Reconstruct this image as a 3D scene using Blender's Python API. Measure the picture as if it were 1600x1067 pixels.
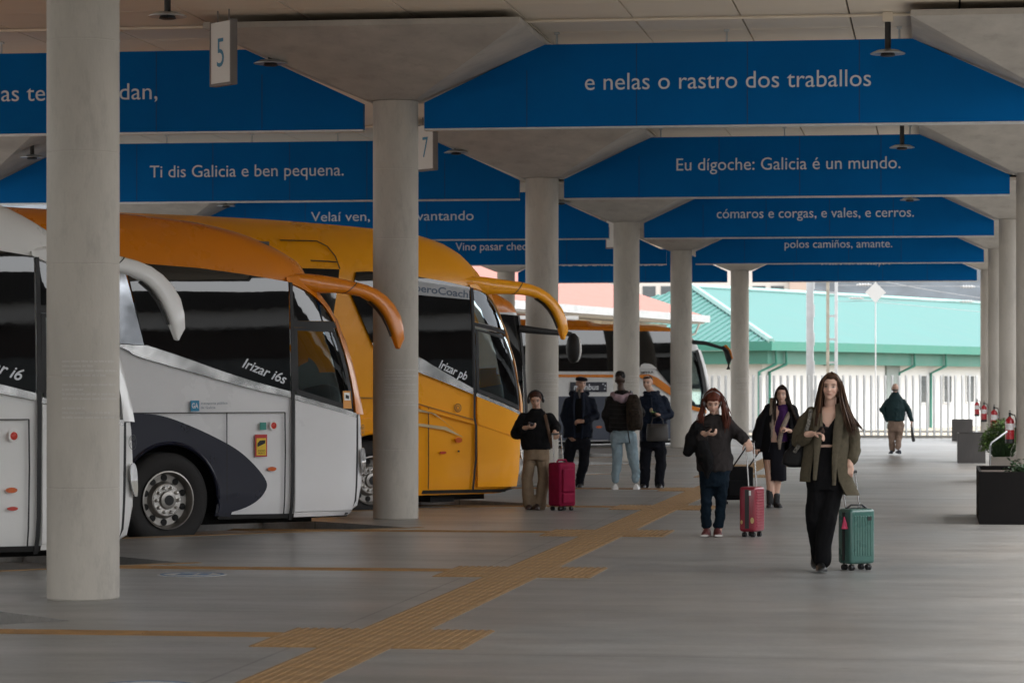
import bpy, bmesh, math, random
import numpy as np
from mathutils import Vector, Matrix, noise
for o in list(bpy.data.objects): bpy.data.objects.remove(o)
SC = bpy.context.scene
COL = SC.collection
R = math.radians
# ------------------------------------------------------------------ camera
TH = math.atan(665 / 4600)                 # the view is turned 8.2 degrees left of the concourse axis (+Y)
cam_d = bpy.data.cameras.new("camera"); cam = bpy.data.objects.new("camera", cam_d); COL.objects.link(cam)
cam.location = (0, 0, 1.6); cam.rotation_euler = (math.pi / 2, 0, TH)
cam_d.sensor_width = 36; cam_d.lens = 36 * 4600 / 1600; cam_d.shift_y = 66.5 / 1600
cam_d.clip_start = .1; cam_d.clip_end = 5000
cam_d.dof.use_dof = True; cam_d.dof.focus_distance = 29; cam_d.dof.aperture_fstop = 5.6
SC.camera = cam
# ------------------------------------------------------------------ light: overcast day
w = bpy.data.worlds.new("World"); SC.world = w; w.use_nodes = True
nt = w.node_tree; bg = nt.nodes["Background"]
sky = nt.nodes.new("ShaderNodeTexSky"); sky.sky_type = 'NISHITA'; sky.sun_disc = False
SUN_EL, SUN_AZ = R(64), R(92)              # azimuth from +Y, clockwise positive: from the right
sky.sun_elevation = SUN_EL; sky.sun_rotation = SUN_AZ
sky.air_density = 1.0; sky.dust_density = 2.0; sky.ozone_density = 1.0
hs = nt.nodes.new("ShaderNodeHueSaturation"); hs.inputs["Saturation"].default_value = .12; nt.links.new(sky.outputs[0], hs.inputs["Color"])
nt.links.new(hs.outputs[0], bg.inputs[0]); bg.inputs[1].default_value = .15
sun_d = bpy.data.lights.new("sun", 'SUN'); sun = bpy.data.objects.new("sun", sun_d); COL.objects.link(sun)
sun_d.energy = 1.0; sun_d.angle = R(18); sun_d.color = (1, .96, .9)
sun.rotation_euler = (math.pi / 2 - SUN_EL, 0, -SUN_AZ + math.pi)
SC.view_settings.view_transform = 'Standard'; SC.view_settings.look = 'None'
SC.view_settings.gamma = 1; SC.view_settings.use_curve_mapping = False
SC.view_settings.exposure = 2.08
# ------------------------------------------------------------------ helpers
def tag(o, label=None, cat=None, group=None, kind=None):
    if label: o["label"] = label
    if cat: o["category"] = cat
    if group: o["group"] = group
    if kind: o["kind"] = kind
    return o
def empty(name, loc=(0, 0, 0), rz=0, label=None, cat=None, group=None, parent=None):
    o = bpy.data.objects.new(name, None); COL.objects.link(o)
    o.location = loc; o.rotation_euler = (0, 0, rz); o.empty_display_size = .2
    if parent: o.parent = parent
    return tag(o, label, cat, group)
def link_mesh(name, me, m=None, parent=None, smooth=None, loc=None, rz=None):
    if m is not None:
        for k in (m if isinstance(m, (list, tuple)) else [m]): me.materials.append(k)
    if smooth is not None:
        me.shade_smooth()
        if smooth < 180: me.set_sharp_from_angle(angle=R(smooth))
    o = bpy.data.objects.new(name, me); COL.objects.link(o)
    if parent: o.parent = parent
    if loc is not None: o.location = loc
    if rz is not None: o.rotation_euler = (0, 0, rz)
    return o
class MB:
    def __init__(s): s.v = []; s.f = []
    def add(s, vs, fs):
        n = len(s.v); s.v += [tuple(p) for p in vs]; s.f += [tuple(i + n for i in q) for q in fs]; return s
    def box(s, c, d, M=None):
        x, y, z = (k / 2 for k in d)
        vs = [Vector((i * x, j * y, k * z)) for i in (-1, 1) for j in (-1, 1) for k in (-1, 1)]
        if M is not None: vs = [M @ p for p in vs]
        c = Vector(c)
        return s.add([p + c for p in vs], [(0, 1, 3, 2), (4, 6, 7, 5), (0, 4, 5, 1), (2, 3, 7, 6), (0, 2, 6, 4), (1, 5, 7, 3)])
    def b(s, x0, x1, y0, y1, z0, z1): return s.box(((x0 + x1) / 2, (y0 + y1) / 2, (z0 + z1) / 2), (x1 - x0, y1 - y0, z1 - z0))
    def prism(s, pts, off):
        n = len(pts); off = Vector(off); p = [Vector(q) for q in pts]
        return s.add(p + [q + off for q in p], [tuple(range(n))[::-1], tuple(range(n, 2 * n))] + [(i, (i + 1) % n, n + (i + 1) % n, n + i) for i in range(n)])
    def tube(s, path, rad, n=8, up=(0, 0, 1), caps=True):
        P = [Vector(p) for p in path]; vs = []; up = Vector(up)
        for i, p in enumerate(P):
            t = (P[min(i + 1, len(P) - 1)] - P[max(i - 1, 0)]).normalized()
            a = t.cross(up)
            if a.length < 1e-3: a = t.cross(Vector((0, 1, 0)))
            a.normalize(); b_ = a.cross(t).normalized()
            r = rad[i] if isinstance(rad, (list, tuple)) and isinstance(rad[0], (list, tuple, float, int)) and len(rad) == len(P) else rad
            ra, rb = (r if isinstance(r, (list, tuple)) else (r, r))
            for k in range(n):
                an = 2 * math.pi * k / n; vs.append(p + a * (ra * math.cos(an)) + b_ * (rb * math.sin(an)))
        fs = []
        for i in range(len(P) - 1):
            for k in range(n): fs.append((i * n + k, i * n + (k + 1) % n, (i + 1) * n + (k + 1) % n, (i + 1) * n + k))
        if caps: fs += [tuple(range(n))[::-1], tuple(range((len(P) - 1) * n, len(P) * n))]
        return s.add(vs, fs)
    def lathe(s, prof, n=24, M=None, caps=True):
        vs = []; m = len(prof)
        for k in range(n):
            a = 2 * math.pi * k / n
            for r, z in prof: vs.append(Vector((r * math.cos(a), r * math.sin(a), z)))
        fs = []
        for k in range(n):
            for i in range(m - 1): fs.append((k * m + i, ((k + 1) % n) * m + i, ((k + 1) % n) * m + i + 1, k * m + i + 1))
        if caps:
            if prof[0][0] > 1e-5: fs.append(tuple(k * m for k in range(n))[::-1])
            if prof[-1][0] > 1e-5: fs.append(tuple(k * m + m - 1 for k in range(n)))
        if M is not None: vs = [M @ p for p in vs]
        return s.add(vs, fs)
    def ball(s, c, r, nu=14, nv=9, M=None):
        c = Vector(c); r = Vector(r) if isinstance(r, (list, tuple)) else Vector((r, r, r)); vs = []; fs = []
        for j in range(nv + 1):
            ph = math.pi * j / nv - math.pi / 2
            for i in range(nu):
                a = 2 * math.pi * i / nu
                p = Vector((r.x * math.cos(ph) * math.cos(a), r.y * math.cos(ph) * math.sin(a), r.z * math.sin(ph)))
                vs.append(c + (M @ p if M is not None else p))
        for j in range(nv):
            for i in range(nu): fs.append((j * nu + i, j * nu + (i + 1) % nu, (j + 1) * nu + (i + 1) % nu, (j + 1) * nu + i))
        return s.add(vs, fs)
    def mesh(s, name):
        me = bpy.data.meshes.new(name); me.from_pydata(s.v, [], s.f); me.validate(); me.update(); return me
    def obj(s, name, m=None, parent=None, smooth=None, loc=None, rz=None, bevel=0, recalc=True):
        me = s.mesh(name)
        if recalc or bevel:
            bm = bmesh.new(); bm.from_mesh(me)
            if recalc: bmesh.ops.remove_doubles(bm, verts=bm.verts, dist=1e-6); bmesh.ops.recalc_face_normals(bm, faces=bm.faces)
            if bevel: bmesh.ops.bevel(bm, geom=[e for e in bm.edges if len(e.link_faces) == 2 and e.calc_face_angle(0) > .6], offset=bevel, segments=2, profile=.5, affect='EDGES')
            bm.to_mesh(me); bm.free()
        return link_mesh(name, me, m, parent, smooth, loc, rz)
def copy_tree(o, parent=None):
    c = o.copy(); COL.objects.link(c)
    if parent: c.parent = parent
    for ch in list(o.children): copy_tree(ch, c)
    return c
def chaikin(pts, n=2, closed=False):
    for _ in range(n):
        q = []; m = len(pts)
        rng = range(m) if closed else range(m - 1)
        if not closed: q.append(pts[0])
        for i in rng:
            a, b = np.array(pts[i]), np.array(pts[(i + 1) % m]); q += [tuple(a * .75 + b * .25), tuple(a * .25 + b * .75)]
        if not closed: q.append(pts[-1])
        pts = q
    return pts
_txt = {}
def text2d(s, size=1.0, shear=0.0, width=None, bold=0.0):
    """flat lettering as triangles: (verts2d, faces), left-aligned on the baseline"""
    cu = bpy.data.curves.new("lettering", 'FONT'); cu.body = s; cu.size = size; cu.shear = shear; cu.offset = bold; cu.resolution_u = 4
    ob = bpy.data.objects.new("lettering", cu); COL.objects.link(ob)
    dg = bpy.context.evaluated_depsgraph_get(); dg.update()
    me = ob.evaluated_get(dg).to_mesh()
    vs = np.array([v.co[:2] for v in me.vertices]) if len(me.vertices) else np.zeros((0, 2)); fs = [tuple(p.vertices) for p in me.polygons]
    ob.evaluated_get(dg).to_mesh_clear(); bpy.data.objects.remove(ob); bpy.data.curves.remove(cu)
    x0 = vs[:, 0].min(); vs[:, 0] -= x0
    if width: vs[:, 0] *= width / vs[:, 0].max()
    return vs, fs
def text_obj(name, s, size, fn, m, parent=None, shear=0, width=None, bold=0, align='L'):
    vs, fs = text2d(s, size, shear, width, bold)
    if align == 'C': vs[:, 0] -= vs[:, 0].max() / 2
    me = bpy.data.meshes.new(name); me.from_pydata([tuple(fn(a, b)) for a, b in vs], [], fs); me.update()
    return link_mesh(name, me, m, parent)
# ------------------------------------------------------------------ materials
_mats = {}
def mat(name, col, rough=.5, metal=0.0, var=.12, scale=3.0, bump=0.0, bscale=40.0, stretch=(1, 1, 1), spec=.5, coat=0.0, dirt=0.0, dirtcol=(.05, .045, .04), rvar=.1, ior=1.5, sheen=0.0, alpha=None):
    if name in _mats: return _mats[name]
    m = bpy.data.materials.new(name); m.use_nodes = True; t = m.node_tree; N = t.nodes; L = t.links
    p = N["Principled BSDF"]; p.inputs["Roughness"].default_value = rough; p.inputs["Metallic"].default_value = metal
    p.inputs["Specular IOR Level"].default_value = spec; p.inputs["Coat Weight"].default_value = coat; p.inputs["Coat Roughness"].default_value = .06; p.inputs["IOR"].default_value = ior
    p.inputs["Sheen Weight"].default_value = sheen
    tc = N.new("ShaderNodeTexCoord"); mp = N.new("ShaderNodeMapping"); mp.inputs["Scale"].default_value = stretch
    L.new(tc.outputs["Object"], mp.inputs[0])
    nz = N.new("ShaderNodeTexNoise"); nz.inputs["Scale"].default_value = scale; nz.inputs["Detail"].default_value = 6; nz.inputs["Roughness"].default_value = .6
    L.new(mp.outputs[0], nz.inputs["Vector"])
    mr = N.new("ShaderNodeMapRange"); mr.inputs[1].default_value = .3; mr.inputs[2].default_value = .7; mr.inputs[3].default_value = 1 - var; mr.inputs[4].default_value = 1 + var
    L.new(nz.outputs[0], mr.inputs[0])
    mx = N.new("ShaderNodeVectorMath"); mx.operation = 'SCALE'; mx.inputs[0].default_value = col; L.new(mr.outputs[0], mx.inputs["Scale"])
    out = mx.outputs[0]
    if dirt > 0:
        n2 = N.new("ShaderNodeTexNoise"); n2.inputs["Scale"].default_value = scale * 2.7; n2.inputs["Detail"].default_value = 8; n2.inputs["Roughness"].default_value = .75
        L.new(mp.outputs[0], n2.inputs["Vector"])
        r2 = N.new("ShaderNodeMapRange"); r2.inputs[1].default_value = .52; r2.inputs[2].default_value = .78; r2.inputs[3].default_value = 0; r2.inputs[4].default_value = dirt
        L.new(n2.outputs[0], r2.inputs[0])
        mm = N.new("ShaderNodeMix"); mm.data_type = 'RGBA'; L.new(r2.outputs[0], mm.inputs["Factor"]); L.new(out, mm.inputs[6]); mm.inputs[7].default_value = (*dirtcol, 1); out = mm.outputs[2]
    L.new(out, p.inputs["Base Color"])
    if rvar:
        r3 = N.new("ShaderNodeMapRange"); r3.inputs[1].default_value = .3; r3.inputs[2].default_value = .7; r3.inputs[3].default_value = max(.02, rough - rvar); r3.inputs[4].default_value = min(1, rough + rvar)
        L.new(nz.outputs[0], r3.inputs[0]); L.new(r3.outputs[0], p.inputs["Roughness"])
    if bump:
        nb = N.new("ShaderNodeTexNoise"); nb.inputs["Scale"].default_value = bscale; nb.inputs["Detail"].default_value = 5; L.new(mp.outputs[0], nb.inputs["Vector"])
        bu = N.new("ShaderNodeBump"); bu.inputs["Strength"].default_value = bump; bu.inputs["Distance"].default_value = .01
        L.new(nb.outputs[0], bu.inputs["Height"]); L.new(bu.outputs[0], p.inputs["Normal"])
    _mats[name] = m; return m
def glass_mat(name, tint, refl=1.5, rough=.01):
    if name in _mats: return _mats[name]
    m = bpy.data.materials.new(name); m.use_nodes = True; t = m.node_tree; N = t.nodes; L = t.links
    N.remove(N["Principled BSDF"]); o = N["Material Output"]
    tr = N.new("ShaderNodeBsdfTransparent"); tr.inputs[0].default_value = (*tint, 1)
    gl = N.new("ShaderNodeBsdfGlossy"); gl.inputs["Roughness"].default_value = rough; gl.inputs[0].default_value = (.9, .95, 1, 1)
    fr = N.new("ShaderNodeFresnel"); fr.inputs[0].default_value = refl
    mx = N.new("ShaderNodeMixShader"); L.new(fr.outputs[0], mx.inputs[0]); L.new(tr.outputs[0], mx.inputs[1]); L.new(gl.outputs[0], mx.inputs[2]); L.new(mx.outputs[0], o.inputs[0])
    _mats[name] = m; return m
M_conc = mat("concrete_cast", (.45, .42, .375), .7, var=.14, scale=2.2, stretch=(1, 1, .35), bump=.18, bscale=60, dirt=.38, spec=.3, dirtcol=(.16, .15, .14))
M_cap = mat("concrete_capital", (.42, .39, .35), .75, var=.16, scale=1.6, bump=.15, bscale=50, dirt=.4, spec=.2, dirtcol=(.2, .185, .17))
M_blue = mat("banner_blue", (.0, .115, .36), .6, var=.07, scale=.8, rvar=.05, spec=.06)
M_white = mat("paint_white", (.78, .78, .76), .4, var=.04)
M_black = mat("black_metal", (.012, .012, .013), .45, var=.2)
M_text = mat("lettering_white", (.62, .65, .69), .5, var=.03)
M_ceil = mat("ceiling_panel", (.70, .61, .49), .6, var=.06, scale=.9, stretch=(.4, 1.5, 1), bump=.05, bscale=20)
M_gap = mat("shadow_gap", (.02, .018, .016), .9)
M_galv = mat("galvanised_steel", (.45, .47, .48), .38, metal=.7, var=.15, scale=9)
M_alu = mat("aluminium", (.72, .72, .72), .25, metal=1.0, var=.06)
# ------------------------------------------------------------------ setting: floor, lanes, outside ground
PITCH = 6.6; BAYX, BAYY = -8.059, 30.359
A2 = Vector((1, 1)) / math.sqrt(2); N2 = Vector((-1, 1)) / math.sqrt(2)
def bay(j, x, n):                                       # j: bay number, x along the coach, n away from its door side
    p = Vector((BAYX, BAYY + PITCH * j)) + A2 * x + N2 * n
    return (p.x, p.y)
def floor_material():
    m = bpy.data.materials.new("polished_concrete_floor"); m.use_nodes = True; t = m.node_tree; N = t.nodes; L = t.links; p = N["Principled BSDF"]
    tc = N.new("ShaderNodeTexCoord")
    def nz(scale, st, det=6, ro=.6):
        mp = N.new("ShaderNodeMapping"); mp.inputs["Scale"].default_value = st; L.new(tc.outputs["Object"], mp.inputs[0])
        n = N.new("ShaderNodeTexNoise"); n.inputs["Scale"].default_value = scale; n.inputs["Detail"].default_value = det; n.inputs["Roughness"].default_value = ro; L.new(mp.outputs[0], n.inputs["Vector"]); return n.outputs[0]
    def rng(s, a, b, c, d):
        r = N.new("ShaderNodeMapRange"); r.inputs[1].default_value = a; r.inputs[2].default_value = b; r.inputs[3].default_value = c; r.inputs[4].default_value = d; L.new(s, r.inputs[0]); return r.outputs[0]
    def math_(op, a, b):
        n = N.new("ShaderNodeMath"); n.operation = op
        for i, q in enumerate((a, b)):
            if isinstance(q, (int, float)): n.inputs[i].default_value = q
            else: L.new(q, n.inputs[i])
        return n.outputs[0]
    big = rng(nz(.22, (1, 1, 1)), .3, .7, .86, 1.12)
    streak = rng(nz(1.1, (.35, 1.6, 1), 8, .7), .3, .7, .78, 1.16)
    fine = math_('MULTIPLY', rng(nz(22, (1, 1, 1), 5, .7), .3, .7, .86, 1.11), rng(nz(2.6, (.8, 1.2, 1), 8, .75), .35, .68, .84, 1.10))
    stain = rng(nz(.9, (1, 1.3, 1), 9, .75), .56, .76, 1, .62)
    k = math_('MULTIPLY', math_('MULTIPLY', big, streak), math_('MULTIPLY', fine, stain))
    # sawn joints of the slab, 3.3 m apart across and 6.6 m along
    sx = N.new("ShaderNodeSeparateXYZ"); L.new(tc.outputs["Object"], sx.inputs[0])
    def joint(o, pitch, off, wd):
        f = math_('FRACT', math_('DIVIDE', math_('ADD', o, off), pitch), 0); d = math_('ABSOLUTE', math_('SUBTRACT', f, .5), 0)
        return rng(d, wd / pitch, wd / pitch * 1.6, .5, 1)
    k = math_('MULTIPLY', k, math_('MULTIPLY', joint(sx.outputs[1], 3.3, .9, .008), joint(sx.outputs[0], 6.6, .6, .008)))
    # dark gum spots and drips
    vo = N.new("ShaderNodeTexVoronoi"); vo.inputs["Scale"].default_value = 1.7; vo.inputs["Randomness"].default_value = 1; L.new(tc.outputs["Object"], vo.inputs["Vector"])
    vr = N.new("ShaderNodeSeparateColor"); L.new(vo.outputs["Color"], vr.inputs[0])
    spot = math_('MAXIMUM', rng(vo.outputs["Distance"], .035, .06, .62, 1), rng(vr.outputs[0], .35, .36, 0, 1))
    vo2 = N.new("ShaderNodeTexVoronoi"); vo2.inputs["Scale"].default_value = .45; mp2 = N.new("ShaderNodeMapping"); mp2.inputs["Scale"].default_value = (.6, 1.6, 1); L.new(tc.outputs["Object"], mp2.inputs[0]); L.new(mp2.outputs[0], vo2.inputs["Vector"])
    vr2 = N.new("ShaderNodeSeparateColor"); L.new(vo2.outputs["Color"], vr2.inputs[0])
    patch = math_('MAXIMUM', rng(math_('ADD', vo2.outputs["Distance"], math_('MULTIPLY', nz(6, (1, 1, 1), 6), .25)), .14, .42, .70, 1), rng(vr2.outputs[0], .3, .31, 0, 1))
    k = math_('MULTIPLY', k, math_('MULTIPLY', spot, patch))
    hue = N.new("ShaderNodeMix"); hue.data_type = 'RGBA'; L.new(rng(nz(.3, (1, .5, 1)), .4, .6, 0, 1), hue.inputs["Factor"])
    hue.inputs[6].default_value = (.262, .247, .230, 1); hue.inputs[7].default_value = (.240, .241, .236, 1)
    v = N.new("ShaderNodeVectorMath"); v.operation = 'SCALE'; L.new(hue.outputs[2], v.inputs[0]); L.new(k, v.inputs["Scale"]); L.new(v.outputs[0], p.inputs["Base Color"])
    L.new(rng(nz(.8, (.4, 1.5, 1), 7, .65), .3, .7, .28, .44), p.inputs["Roughness"]); p.inputs["Specular IOR Level"].default_value = .5
    b = N.new("ShaderNodeBump"); b.inputs["Strength"].default_value = .008; b.inputs["Distance"].default_value = .004; L.new(nz(5, (.5, 1.6, 1), 8, .7), b.inputs["Height"]); L.new(b.outputs[0], p.inputs["Normal"])
    return m
M_floor = floor_material()
M_asph = mat("yard_concrete", (.22, .21, .20), .8, var=.25, scale=2.0, bump=.4, bscale=120, dirt=.35, dirtcol=(.03, .03, .03))
M_gravel = mat("track_gravel", (.30, .26, .20), .9, var=.35, scale=1.2, bump=.6, bscale=30)
M_kerb = mat("kerb_concrete", (.40, .39, .36), .75, var=.14, scale=2.0, bump=.2, bscale=50)
M_amber = mat("tactile_amber", (.27, .165, .075), .7, var=.3, scale=2.2, dirt=.75, dirtcol=(.20, .155, .11), spec=.25)
tag(MB().add([(-900, -300, -.55), (900, -300, -.55), (900, 2500, -.55), (-900, 2500, -.55)], [(0, 1, 2, 3)]).obj("ground", M_gravel), kind="structure")
tag(MB().b(-70, -3.0, -60, 91, -.5, -.14).obj("bus_lane", M_asph), kind="structure")
NX = {-1: 2.35, 0: 3.0, 1: 3.45, 2: 3.1, 7: 2.0}; NO = {-1: .566, 1: -.65, 7: -1.66}      # where each coach stands in its bay
poly = [(16, -60), (-11.5, -60)]
JS = [-9, -8, -7, -6, -5, -4, -3, -2, -1, 0, 1, 2, 3, 4, 5, 7, 8]
for j in JS:
    nx = NX.get(j, 3.1); no = NO.get(j, 0)
    if j == JS[0]: poly.append((-11.5, bay(j, -7.5, -.09)[1] - 2))
    poly += [bay(j, -7.5, no - .09), bay(j, nx, no - .09), bay(j, nx, no + 2.95), bay(j, -7.5, no + 2.95)]
poly += [(poly[-1][0], 88.2), (16, 88.2)]
fl = MB().prism([(x, y, -.45) for x, y in poly[::-1]], (0, 0, .45)).obj("platform_floor", M_floor); tag(fl, kind="structure")
# amber warning line along every platform edge (one line to each bay)
for j in (-1, 0, 1, 2, 3, 4, 5, 7):
    no = NO.get(j, 0); nx = NX.get(j, 3.1) + .1
    a, b_, c_, d_ = bay(j, -7.4, no - .19), bay(j, nx, no - .19), bay(j, nx, no - .29), bay(j, -7.4, no - .29)
    o = MB().prism([(*q, .0) for q in (a, b_, c_, d_)], (0, 0, .005)).obj("edge_line", M_amber)
    tag(o, kind="structure")
# ------------------------------------------------------------------ tactile paving
SX = -3.5
def tile_mesh(name, along, studs=False, wd=.44):
    mb = MB(); mb.b(-wd / 2, wd / 2, -.218, .218, 0, .006)
    n = 8
    for k in range(n):
        c = (k + .5) / n - .5
        if along == 'y': mb.b(c * wd - .013, c * wd + .013, -.214, .214, .006, .0115)
        else: mb.b(-wd / 2 + .004, wd / 2 - .004, c * .436 - .011, c * .436 + .011, .006, .0115)
    me = mb.mesh(name); me.materials.append(M_amber); return me
ty, tx = tile_mesh("tactile_tile", 'y'), tile_mesh("tactile_tile", 'x')
tp = empty("tactile_paving", (SX, 0, 0), 0, "amber ribbed tactile paving path running down the concourse floor", "tactile paving")
def tile(me, x, y):
    o = bpy.data.objects.new("tile", me); COL.objects.link(o); o.parent = tp; o.location = (x, y, 0)
cross = [18.2 + PITCH * k for k in range(-1, 7)]
for c in cross:
    for i in range(12): tile(ty, 0, c + .88 + .44 * i)      # twelve tiles fill the run to the next crossing
for c in cross:
    for i in (-1, 0, 1):
        for k in (-1, 0, 1): tile(ty, i * .44, c + k * .44)
M_guide = mat("guide_strip_brown", (.27, .15, .055), .7, var=.25, scale=4, dirt=.5, dirtcol=(.15, .12, .09))
def strip_mesh():
    mb = MB(); mb.b(-.44, .44, -.15, .15, 0, .004)
    for k in range(4): mb.b(-.435, .435, -.12 + k * .08 - .012, -.12 + k * .08 + .012, .004, .008)
    me = mb.mesh("guide_tile"); me.materials.append(M_guide); return me
gme = strip_mesh()
for c in cross[1:6]:
    x = -.66 - .44
    while SX + x > -7.4 - (0 if c > 20 else 3):
        o = bpy.data.objects.new("guide_tile", gme); COL.objects.link(o); o.parent = tp; o.location = (x, c + .18, 0); x -= .885
# round faded floor stickers
M_stick = mat("floor_sticker_white", (.42, .42, .42), .6, var=.3, scale=14, dirt=.8, dirtcol=(.27, .26, .25))
M_stickb = mat("floor_sticker_blue", (.06, .13, .24), .6, var=.4, scale=14, dirt=.7, dirtcol=(.27, .26, .25))
for i, (x, y_, lb) in enumerate([(-4.15, 15.15, "worn round white and blue floor sticker at the bottom edge of the picture"), (-6.2, 24.1, "worn round floor sticker beside the foot of the nearest column")]):
    e = empty("floor_sticker", (x, y_, 0), 0, lb, "floor sticker", "round floor stickers")
    MB().lathe([(.0, .0), (.29, 0), (.29, .004), (0, .004)], 32).obj("disc", M_stick, e)
    MB().lathe([(.24, .004), (.27, .004), (.27, .006), (.24, .006), (.24, .004)], 32, caps=False).obj("ring", M_stickb, e)
    MB().b(-.12, .02, -.1, .1, .004, .006).b(.05, .14, -.06, .12, .004, .006).obj("print", M_stickb, e)
# ------------------------------------------------------------------ columns with capitals
ROWS = [21.29 + 13.2 * k for k in range(6)]
XA, XB, XC = -6.4, 1.51, -16.1
def capital_mesh():
    mb = MB(); t, u = 1.8, 2.2; a = .31
    v = [(-a, -a, 4.96), (a, -a, 4.96), (a, a, 4.96), (-a, a, 4.96), (-t, -u, 5.60), (t, -u, 5.60), (t, u, 5.60), (-t, u, 5.60), (-t, -u, 5.665), (t, -u, 5.665), (t, u, 5.665), (-t, u, 5.665)]
    mb.add(v, [(3, 2, 1, 0), (0, 1, 5, 4), (1, 2, 6, 5), (2, 3, 7, 6), (3, 0, 4, 7), (4, 5, 9, 8), (5, 6, 10, 9), (6, 7, 11, 10), (7, 4, 8, 11), (8, 9, 10, 11)])
    return mb
def shaft_mb():
    mb = MB(); prof = [(.262, 0), (.27, .012)]
    for k in range(1, 6):
        z = k * .83; prof += [(.27, z - .006), (.2675, z), (.27, z + .006)]
    prof += [(.27, 4.955)]
    return mb.lathe(prof, 56)
ROWN = ["", "second", "third", "fourth", "fifth", "last"]
M_poem = mat("column_lettering", (.56, .55, .53), .6, var=.05)
def poem(parent, seed, a0):
    rnd = random.Random(seed); mb = MB(); rr = .2722
    lines = [.92, .5, 1.0, .72, 0, .95, .34, .93, 1.0, 0, .36, .82, .95]
    for i, ln in enumerate(lines):
        if not ln: continue
        z = 1.76 - i * .0345; s = 0; end = ln * .47
        while s < end:
            wl = rnd.randint(2, 9)
            for q in range(wl):
                if s > end: break
                for (dx, hh) in ((0, rnd.choice([.013, .013, .019])), (.0042, .013)):
                    a = a0 + (s + dx) / rr; b_ = a + .0022 / rr
                    mb.add([(rr * math.sin(a), -rr * math.cos(a), z), (rr * math.sin(b_), -rr * math.cos(b_), z), (rr * math.sin(b_), -rr * math.cos(b_), z + hh), (rr * math.sin(a), -rr * math.cos(a), z + hh)], [(0, 1, 2, 3)])
                    if dx == 0:
                        c2 = a + .0052 / rr
                        mb.add([(rr * math.sin(a), -rr * math.cos(a), z + .010), (rr * math.sin(c2), -rr * math.cos(c2), z + .010), (rr * math.sin(c2), -rr * math.cos(c2), z + .0125), (rr * math.sin(a), -rr * math.cos(a), z + .0125)], [(0, 1, 2, 3)])
                s += .0088
            s += .009
    o = mb.obj("lettering", M_poem, parent, recalc=False); o["kind"] = "stuff"; return o
shaft_me = shaft_mb().obj("shaft", M_conc, smooth=12); cap_me = capital_mesh().obj("capital", M_cap)
SHM, CPM = shaft_me.data, cap_me.data
bpy.data.objects.remove(shaft_me); bpy.data.objects.remove(cap_me)
def column(x, y, label, text=None, grp="concrete columns"):
    e = empty("concrete_column", (x, y, 0), 0, label, "column", grp)
    link_mesh("shaft", SHM, None, e); link_mesh("capital", CPM, None, e)
    if text is not None: poem(e, text, text if False else R(-18))
    return e
LA = ["thick concrete column nearest the camera, in front of the white coach", "concrete column between the silver orange coach and the yellow coach",
      "concrete column behind the yellow coach's mirror, left of the man in a flat cap", "concrete column directly behind the man with the backpack",
      "concrete column behind the red-haired woman, beside the navy and white coach's door", "concrete column by the fence, between the red-haired woman and the woman in purple scarf"]
for k, y in enumerate(ROWS): column([-6.312, -6.385, XA, XA, XA, -5.8][k], y, LA[k], k)
LB = {2: "concrete column at the right picture edge with the largest fire extinguisher", 3: "second column from the right edge in the right-hand row", 4: "third column from the right edge in the right-hand row", 5: "column nearest the fence in the right-hand row", 1: "concrete column whose flared capital cuts the top right corner"}
for k, lb in LB.items(): column(XB, ROWS[k], lb)
LC = {2: "column whose pale capital shows at the left edge above the white coach", 3: "column hidden behind the orange coach with its pale capital above the roof", 4: "column hidden behind the yellow coach in the left-hand row", 5: "short visible column above the yellow coach's mirror arm"}
for k, lb in LC.items(): column(XC if k < 5 else -12.8, ROWS[k], lb)
# ------------------------------------------------------------------ ceiling
ZC = 5.75
RX0, RX1, RY0, RY1 = -18.3, 3.5, -15.92, 90.5
roof = MB().b(RX0, RX1, RY0, RY1, 5.86, 6.4).obj("canopy_roof", mat("canopy_slab", (.35, .34, .32), .8)); tag(roof, kind="structure")
ceil = MB()
pw, pl = 1.22, 2.64
pm = MB().b(0, pw - .022, 0, pl - .018, 0, .05).mesh("ceiling_panel"); pm.materials.append(M_ceil)
nx_, ny_ = 17, 40
for i in range(nx_):
    for j in range(ny_):
        x0, y0 = RX0 + .25 + i * pw, RY0 + .3 + j * pl
        if y0 + pl < 0 or not (28 < y0 + pl and y0 < 66 and x0 > -17.5): ceil.b(x0, x0 + pw - .022, y0, y0 + pl - .018, ZC, ZC + .05)
        else:
            o = bpy.data.objects.new("ceiling_panel", pm); COL.objects.link(o); o.parent = roof; o.location = (x0, y0, ZC)
co = ceil.obj("ceiling_panels", M_ceil, roof, recalc=False); co["kind"] = "stuff"
MB().b(RX0 + .21, RX1 - .21, RY0 + .1, RY1 - .21, ZC + .07, ZC + .1).obj("ceiling_void", M_gap, roof)
MB().b(RX0, RX0 + .2, RY0, RY1, 5.6, 5.855).b(RX1 - .2, RX1, RY0, RY1, 5.6, 5.855).b(RX0 + .2, RX1 - .2, RY1 - .2, RY1, 5.6, 5.855).obj("roof_edge", M_white, roof)
# conduits the lamps hang on
for k in range(4):
    yy = 33.15 + 13.2 * k
    o = MB().tube([(-18, yy, ZC - .03), (3, yy, ZC - .03)], .018, 8).obj("ceiling_conduit", M_ceil, smooth=60)
    tag(o, ["thin pale conduit nearest the camera, along the top picture edge", "thin pale conduit in the gap under the nearest banners", "third conduit back, over the cómaros e corgas banner", "farthest conduit back, over the polos camiños banner"][k], "conduit", "ceiling conduits")
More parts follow.
